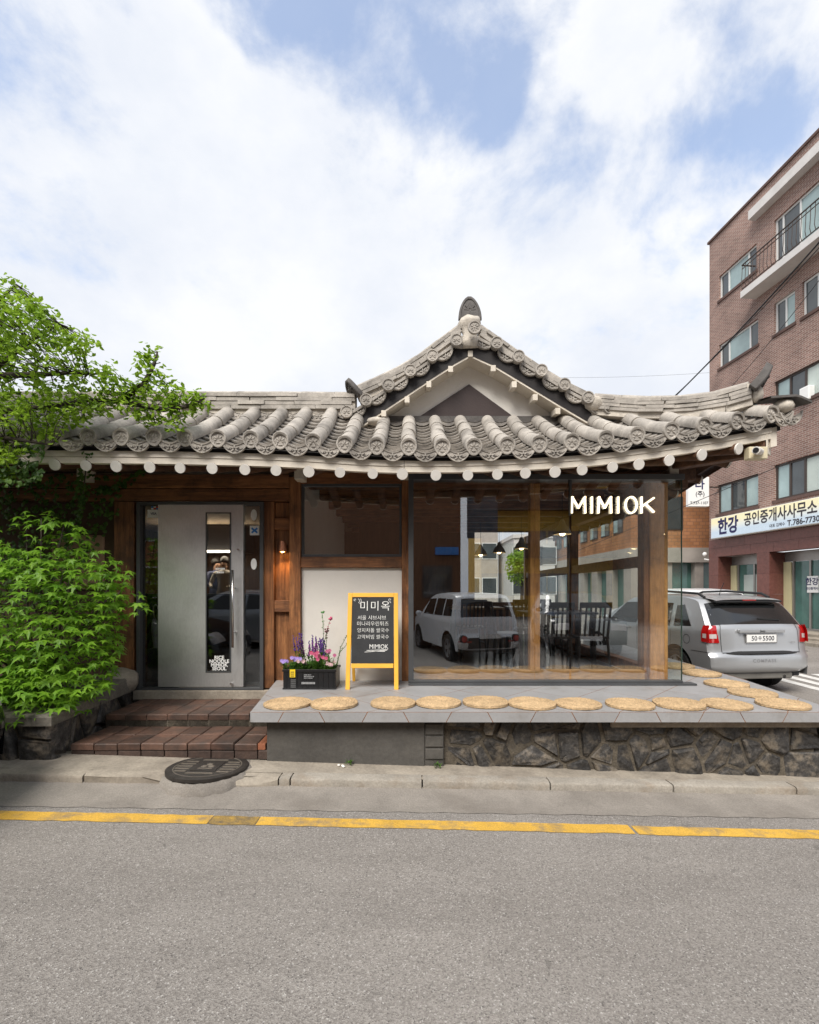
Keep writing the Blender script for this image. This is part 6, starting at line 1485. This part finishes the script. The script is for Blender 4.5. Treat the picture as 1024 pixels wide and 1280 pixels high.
# pavement in front of it
struct('far_pavement', MB().grid(lambda u, v: (lerp(10.9, 12.6, v) + .08 * lerp(0, 14, u), lerp(20, 6, u), .06), 20, 1, True).grid(lambda u, v: (10.9 + .08 * 14 * u, lerp(20, 6, u), lerp(-.1, .06, v)), 20, 1, True), M_conc)
# ---------------------------------------------------------------- orange brick building, hanging sign, far buildings
ob = thing('orange_brick_building', 'low orange brown tiled brick building with concrete ground floor beyond the crossing', 'building', (10.3 * 23 / 30 + .0, 23, 0))
M_obk = brickmat('orange_brick', (.34, .145, .058), (.44, .20, .09), (.22, .12, .07), .30, .16, .012); M_oconc = mat('pale_concrete', (.40, .36, .32), .8, var=.12, scale=2, bump=.1)
ox0, ox1, oy0, oy1 = 10.6, 17.5, 23.0, 36.0
part('wall', MB().box(ox0, ox1, oy0, oy1, 3.55, 9.0), M_obk, ob); part('band', MB().box(ox0 - .12, ox1, oy0 - .12, oy1, 2.85, 3.55), M_oconc, ob); part('ground_floor', MB().box(ox0 + .3, ox1, oy0 + .35, oy1, -.2, 2.85), M_teal, ob)
for k in range(7): part('pier', MB().box(ox0 + .02, ox0 + .5, oy0 + k * 2.1, oy0 + k * 2.1 + .8, -.2, 2.85), M_oconc, ob)
for k in range(5): part('pier', MB().box(ox0 + 1.6 + k * 1.5, ox0 + 2.0 + k * 1.5, oy0 + .02, oy0 + .5, -.2, 2.85), M_oconc, ob)
for fl in (4.4, 6.9):
    for k in range(7):
        y = oy0 + .8 + k * 1.6; w_ = part('window', MB().box(ox0 - .03, ox0 + .05, y, y + 1.1, fl, fl + 1.5), M_dfr, ob)
        part('pane', MB().box(ox0 - .035, ox0 - .031, y + .06, y + .52, fl + .06, fl + 1.44), M_panedk, w_); part('pane', MB().box(ox0 - .035, ox0 - .031, y + .58, y + 1.04, fl + .06, fl + 1.44), M_pane, w_)
    w_ = part('window', MB().box(ox0 + 1.7, ox0 + 2.5, oy0 - .03, oy0 + .05, fl, fl + 1.6), M_dfr, ob); part('pane', MB().box(ox0 + 1.76, ox0 + 2.44, oy0 - .036, oy0 - .031, fl + .06, fl + 1.54), M_panedk, w_)
hs = thing('hanging_sign', 'white projecting sign with navy Korean letters by the brick corner', 'sign', W(874, 615, 19.2))
c = W(874, 614.5, 19.2); hw = 13 / F * 19.2; hh = 18.5 / F * 19.2
part('sign_panel', MB().box(c.x - hw, c.x + hw, 19.2, 19.4, c.z - hh, c.z + hh), M_paper, hs, bevel=.02); part('bracket', MB().bar((c.x + hw - .05, 19.3, c.z + .2), (12.5, 19.35, c.z + .2), .05, .05), M_dfr, hs)
part('sign_lettering', text(MB(), '타', .44, lambda a, b, d: (c.x + .02 + a, 19.193, c.z + .26 + b), .01), M_navy, hs); part('sign_lettering', text(MB(), '(주)', .24, lambda a, b, d: (c.x + .04 + a, 19.193, c.z - .10 + b), .003), M_ink, hs); part('sign_lettering', text(MB(), 'T.737-1107', .155, lambda a, b, d: (c.x + a, 19.193, c.z - .46 + b), .002), M_ink, hs)
def block(name, label, x0, x1, y0, y1, h, wm, rows_, cols_, side='-y', wm2=None, ww=1.2, wh=1.3):
    t = thing(name, label, 'building', ((x0 + x1) / 2, (y0 + y1) / 2, 0)); part('wall', MB().box(x0, x1, y0, y1, -.4, h), wm, t); part('roof_edge', MB().box(x0 - .1, x1 + .1, y0 - .1, y1 + .1, h, h + .25), M_ledge, t)
    for r in range(rows_):
        for k in range(cols_):
            z = 1.2 + r * (h - 1) / rows_; xx = x0 + (k + .5) * (x1 - x0) / cols_
            ya, yb = (y0 - .04, y0 + .02) if side == '-y' else (y1 - .02, y1 + .04); yo = y0 - .05 if side == '-y' else y1 + .041
            w_ = part('window', MB().box(xx - ww / 2, xx + ww / 2, ya, yb, z, z + wh), wm2 or M_wfr, t); part('pane', MB().box(xx - ww / 2 + .06, xx + ww / 2 - .06, yo, yo + .008, z + .06, z + wh - .06), M_panedk, w_)
    return t
block('white_house', 'far white rendered house at the end of the side street', 7.4, 10.3, 34, 40, 5.2, M_ledge, 2, 3)
block('pale_house', 'far pale concrete house behind the white one', 3.0, 7.0, 38, 44, 6.5, M_oconc, 2, 3)
# across the street, mirrored in the shop glass
M_bw = mat('brown_cladding', (.15, .068, .034), .7, var=.2, scale=2, stretch=(6, 6, .5), bump=.2); M_yw = mat('yellow_render', (.50, .31, .05), .8, var=.12, bump=.1)
bb = block('brown_clad_building', 'brown timber clad building across the street, mirrored in the glass', -9, 2.0, -14, -8.5, 9, M_bw, 2, 6, '+y', M_dfr)
part('fascia_board', MB().box(-2.5, 2.0, -8.46, -8.2, 5.3, 6.4), M_ledge, bb); part('blue_sign', MB().box(1.0, 1.9, -8.46, -8.3, 2.9, 3.2), M_blue, bb)
bn = solo('banner', MB().box(2.3, 3.5, -8.9, -8.75, 3.6, 6.3), mat('slate_banner', (.05, .07, .09), .6, bump=.05), 'dark slate banner hanging across the street, mirrored in the glass', 'banner')
yb = block('yellow_building', 'yellow rendered building with dark balconies across the street, mirrored in the glass', 4.2, 12, -24, -18, 11, M_yw, 4, 6, '+y', M_dfr)
for k in range(3): part('balcony_band', MB().box(4.2, 12, -17.99, -17.4, 3.4 + k * 2.8, 4.2 + k * 2.8), M_black, yb)
block('grey_building', 'grey rendered building across the street behind the parked cars', 12.5, 24, -20, -12, 10, M_oconc, 3, 7, '+y'); block('tan_brick_building', 'tan brick building across the street beyond the brown one', -24, -9.6, -15, -9, 8, M_obk, 3, 8, '+y')
def cable(a, b, sag, label, r=.012):
    p = [a.lerp(b, k / 24) - Vector((0, 0, sag * 4 * (k / 24) * (1 - k / 24))) for k in range(25)]
    solo('power_cable', MB().tube(p, r, 5), M_blackpl, label, 'cable', smooth='full')
cable(W(830, 509, 14), W(1060, 262, 9), .10, 'thick black overhead cable rising past the brick corner and balcony', .018); cable(W(842, 496, 15), W(1060, 270, 9.5), .1, 'second black overhead cable close beside the thick one', .01)
cable(W(880, 520, 15), W(1070, 290, 10), .15, 'thin overhead cable across the brick wall below the balcony', .008); cable(W(640, 720, 17), W(985, 578, 9), .05, 'thin low cable crossing behind the roof corner toward the brick building', .007)
cable(W(700, 472, 30), W(1010, 455, 26), .2, 'hair thin cable in the sky right of the gable', .006)
# ---------------------------------------------------------------- vegetation
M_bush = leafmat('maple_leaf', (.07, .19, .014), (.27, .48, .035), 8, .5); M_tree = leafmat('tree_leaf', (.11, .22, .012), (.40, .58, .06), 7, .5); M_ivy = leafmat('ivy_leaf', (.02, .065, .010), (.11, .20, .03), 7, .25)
M_bark = mat('bark', (.055, .043, .034), .9, var=.3, scale=9, stretch=(1, 1, .3), bump=.6)
def maple_leaf(mb, p, d, n, size, r):
    d = Vector(d).normalized(); s = d.cross(Vector(n)); s = s.normalized() if s.length > 1e-3 else Vector((1, 0, 0)); nn = s.cross(d)
    b = len(mb.v); p = Vector(p)
    pts = [(0, 0)]
    lob = [(-112, .50), (-84, .24), (-55, .80), (-28, .34), (0, 1.0), (28, .34), (55, .80), (84, .24), (112, .50)]
    for a, l in lob: pts.append((math.sin(R(a)) * l, math.cos(R(a)) * l))
    for (x, y) in pts:
        q = math.hypot(x, y); mb.v.append(p + (s * x + d * y) * size - nn * (q * q * .22 + abs(x) * .12) * size * r)
    for k in range(1, len(lob)): mb.f.append((b, b + k, b + k + 1))
def bush():
    r = random.Random(41); t = thing('maple_bush', 'dense bright green bush of pointed lobed leaves over the stone planter', 'bush', (-3.5, 4.5, .5))
    big = MB(); cands = []
    lobes = [((-3.50, 4.45, 1.30), (.80, .62, .62)), ((-3.25, 4.35, .95), (.58, .50, .42)), ((-3.9, 4.4, 1.25), (.8, .6, .75)), ((-3.12, 4.55, 1.62), (.46, .40, .30)), ((-3.45, 4.5, 2.0), (.40, .3, .28)), ((-2.76, 4.55, 1.42), (.26, .22, .15)), ((-3.1, 4.25, .68), (.42, .30, .18)), ((-3.75, 4.2, .80), (.6, .4, .38)), ((-3.45, 4.02, .66), (.62, .22, .24))]
    for (c, rad), cnt in zip(lobes, (1150, 580, 800, 310, 170, 60, 170, 360, 330)):
        for k in range(cnt):
            v = rv(r)
            while v.length > 1: v = rv(r)
            v = v.normalized() * v.length ** .35
            p = Vector((c[0] + v.x * rad[0], c[1] + v.y * rad[1], c[2] + v.z * rad[2]))
            p.z = round(p.z / .10) * .10 + r.uniform(-.035, .035)
            if p.z < .57 and p.y > 3.98 and p.x < -2.95: continue
            d = Vector((v.x * .6 + r.uniform(-.5, .5), v.y * .6 + r.uniform(-.5, .5) - .25, r.uniform(-.55, .05)))
            n = Vector((v.x * .3 + r.uniform(-.3, .3), -.35 + v.y * .2 + r.uniform(-.3, .3), 1))
            cands.append((p.y + r.uniform(0, .12), p, d, n, r.uniform(.045, .105)))
    cands.sort(key=lambda q: q[0])
    front = [q for q in cands if -3.9 < q[1].x < -2.4]
    ids = set(id(q) for q in front[:280])
    for q in cands:
        if id(q) in ids:
            mb = MB(); maple_leaf(mb, *q[1:], r.uniform(.6, 1.2)); part('leaf', mb, M_bush, t)
        else: maple_leaf(big, *q[1:], r.uniform(.6, 1.2))
    o = part('crown', big, M_bush, t); o['kind'] = 'stuff'
    br = MB()
    for k in range(26):
        c, rad = lobes[k % len(lobes)]; e = Vector((c[0] + r.uniform(-.7, .7) * rad[0], c[1] + r.uniform(-.6, .6) * rad[1], c[2] + r.uniform(-.2, .9) * rad[2])); b = Vector((-3.5 + r.uniform(-.1, .1), 4.6 + r.uniform(-.08, .08), .48))
        m = b.lerp(e, .5) + Vector((r.uniform(-.1, .1), r.uniform(-.1, .1), .1)); br.tube([b, b.lerp(m, .5), m, m.lerp(e, .6), e], [.018, .014, .010, .007, .003], 6)
    part('stem', br, M_bark, t, 'full')
bush()
def small_leaf(mb, p, r, size, droop=.3):
    d = rv(r); d.z = d.z * .5 - droop; n = Vector((r.uniform(-.5, .5), r.uniform(-.6, .3), 1)); d.normalize()
    s = d.cross(n); s = s.normalized() if s.length > 1e-3 else Vector((1, 0, 0)); nn = s.cross(d); w = size * .62
    mb.add([p, p + d * size * .35 + s * w * .5 - nn * .12 * size, p + d * size * .75 + s * w * .32 - nn * .15 * size, p + d * size - nn * .05 * size, p + d * size * .75 - s * w * .32 - nn * .15 * size, p + d * size * .35 - s * w * .5 - nn * .12 * size], [(0, 1, 2, 3), (0, 3, 4, 5)])
def tree():
    r = random.Random(77); t = thing('garden_tree', 'leafy green tree reaching its branch over the tiled eave', 'tree', (-4.75, 4.75, .45))
    tr = MB(); base = Vector((-4.75, 4.75, .45))
    tr.tube([base, base + Vector((.05, -.02, .9)), base + Vector((.12, 0, 1.9)), base + Vector((.10, .02, 2.7))], [.10, .085, .07, .055], 10)
    P = lambda px, py, Y: W(px, py, Y)
    limbs = [[base + Vector((.11, 0, 2.2)), P(0, 515, 4.55), P(60, 508, 4.5), P(115, 500, 4.45), P(165, 502, 4.42), P(190, 508, 4.4)],
             [P(150, 501, 4.43), P(180, 480, 4.4), P(193, 455, 4.4), P(197, 440, 4.4)], [P(160, 502, 4.42), P(205, 512, 4.38), P(235, 508, 4.36), P(256, 498, 4.36)],
             [base + Vector((.11, 0, 2.6)), P(-20, 470, 4.5), P(40, 425, 4.4), P(75, 405, 4.4)], [P(-20, 470, 4.5), P(50, 468, 4.4), P(90, 466, 4.35), P(110, 468, 4.35)],
             [base + Vector((.11, 0, 2.65)), P(-40, 420, 4.6), P(0, 375, 4.5), P(20, 355, 4.5)], [base + Vector((.11, 0, 2.3)), P(-10, 545, 4.3), P(40, 552, 4.2), P(65, 556, 4.2)],
             [base + Vector((.1, 0, 2.6)), P(-120, 420, 4.8), P(-150, 350, 4.9)], [base + Vector((.1, 0, 2.6)), P(-60, 380, 4.4), P(-70, 320, 4.4)], [base + Vector((.1, 0, 2.4)), P(-160, 480, 4.6), P(-220, 440, 4.5)]]
    lf = MB(); tw = MB()
    for L_ in limbs:
        n = len(L_); tr.tube(L_, [lerp(.032, .007, k / (n - 1)) for k in range(n)], 7)
        for a, b in zip(L_, L_[1:]): pass
    poly = [(0, 348), (18, 352), (42, 372), (72, 392), (84, 402), (112, 424), (128, 448), (148, 468), (165, 480), (185, 470), (176, 452), (184, 436), (200, 434), (204, 448), (196, 468), (208, 480), (230, 478), (228, 492), (262, 494), (262, 502), (240, 512), (232, 526), (196, 534), (180, 524), (150, 506), (112, 514), (98, 530), (60, 545), (38, 560), (0, 600), (-60, 620), (-240, 560), (-260, 380), (-120, 290)]
    def inside(x, y):
        c = False; j = len(poly) - 1
        for i in range(len(poly)):
            (xi, yi), (xj_, yj) = poly[i], poly[j]
            if (yi > y) != (yj > y) and x < (xj_ - xi) * (y - yi) / (yj - yi) + xi: c = not c
            j = i
        return c
    allp = [p for L_ in limbs for a, b in zip(L_, L_[1:]) for p in (a, a.lerp(b, .33), a.lerp(b, .66), b)]
    cnt = 0; gaps = [(r.uniform(-40, 170), r.uniform(380, 520), r.uniform(5, 9)) for _ in range(14)]
    while cnt < 900:
        x, y = r.uniform(-260, 262), r.uniform(290, 620)
        if not inside(x, y): continue
        if any((x - a) ** 2 + (y - b) ** 2 < c * c for a, b, c in gaps): continue
        if x < -10 and r.random() < .35: continue
        Y = 4.42 + r.uniform(-1, 1) * (.10 + .5 * min(1, max(0, (170 - x) / 150)) * (.4 if y > 520 else 1)); p = W(x, y, Y); cnt += 1
        q = min(allp, key=lambda a: (a - p).length); m = q.lerp(p, .5) + rv(r) * .03
        if (q - p).length < .7: tw.tube([q, m, p], [.005, .0035, .002], 4, False)
        for k in range(r.randint(11, 17)): small_leaf(lf, p + rv(r) * .062, r, r.uniform(.04, .068))
    part('trunk', tr, M_bark, t, 'full'); part('twigs', tw, M_bark, t); o = part('crown', lf, M_tree, t); o['kind'] = 'stuff'
tree()
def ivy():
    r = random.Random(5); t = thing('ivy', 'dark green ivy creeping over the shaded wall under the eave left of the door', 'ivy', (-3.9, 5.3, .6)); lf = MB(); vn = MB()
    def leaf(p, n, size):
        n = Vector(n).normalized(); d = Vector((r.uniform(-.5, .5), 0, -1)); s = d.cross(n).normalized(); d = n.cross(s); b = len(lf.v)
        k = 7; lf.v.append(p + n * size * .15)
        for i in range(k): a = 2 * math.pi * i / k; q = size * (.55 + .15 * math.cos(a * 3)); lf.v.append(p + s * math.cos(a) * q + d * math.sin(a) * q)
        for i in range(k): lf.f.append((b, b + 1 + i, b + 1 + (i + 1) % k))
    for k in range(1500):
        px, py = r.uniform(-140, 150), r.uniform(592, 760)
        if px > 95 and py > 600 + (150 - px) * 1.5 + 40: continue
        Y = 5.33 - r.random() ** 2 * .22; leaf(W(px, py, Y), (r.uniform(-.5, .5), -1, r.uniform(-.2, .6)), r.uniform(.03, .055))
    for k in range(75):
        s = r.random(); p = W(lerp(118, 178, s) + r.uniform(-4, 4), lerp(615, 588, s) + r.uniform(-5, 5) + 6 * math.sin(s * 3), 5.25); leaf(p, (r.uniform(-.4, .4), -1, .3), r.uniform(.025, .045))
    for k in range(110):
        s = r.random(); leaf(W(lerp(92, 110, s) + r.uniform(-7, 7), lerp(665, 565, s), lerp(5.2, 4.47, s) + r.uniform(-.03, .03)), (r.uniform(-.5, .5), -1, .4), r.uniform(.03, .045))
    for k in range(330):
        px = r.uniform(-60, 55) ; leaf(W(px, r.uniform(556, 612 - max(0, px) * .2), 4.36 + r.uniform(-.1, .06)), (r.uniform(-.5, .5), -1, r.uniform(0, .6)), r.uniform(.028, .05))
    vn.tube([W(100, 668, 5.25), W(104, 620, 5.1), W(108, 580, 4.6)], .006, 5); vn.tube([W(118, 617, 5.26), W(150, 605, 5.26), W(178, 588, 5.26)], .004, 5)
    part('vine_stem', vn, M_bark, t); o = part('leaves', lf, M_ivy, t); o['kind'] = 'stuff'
ivy()
ft = thing('street_tree', 'small rounded tree by the far white house seen through the glass', 'tree', (7.0, 30, 0)); r = random.Random(8); mb = MB()
for k in range(1400): v = rv(r).normalized() * r.random() ** .4; small_leaf(mb, Vector((7.0 + v.x * 1.0, 30 + v.y * 1.0, 3.0 + v.z * 1.2)), r, .22)
part('trunk', MB().tube([(7.0, 30, 0), (7.05, 30, 2.6)], [.12, .07], 8), M_bark, ft); part('crown', mb, M_tree, ft)['kind'] = 'stuff'
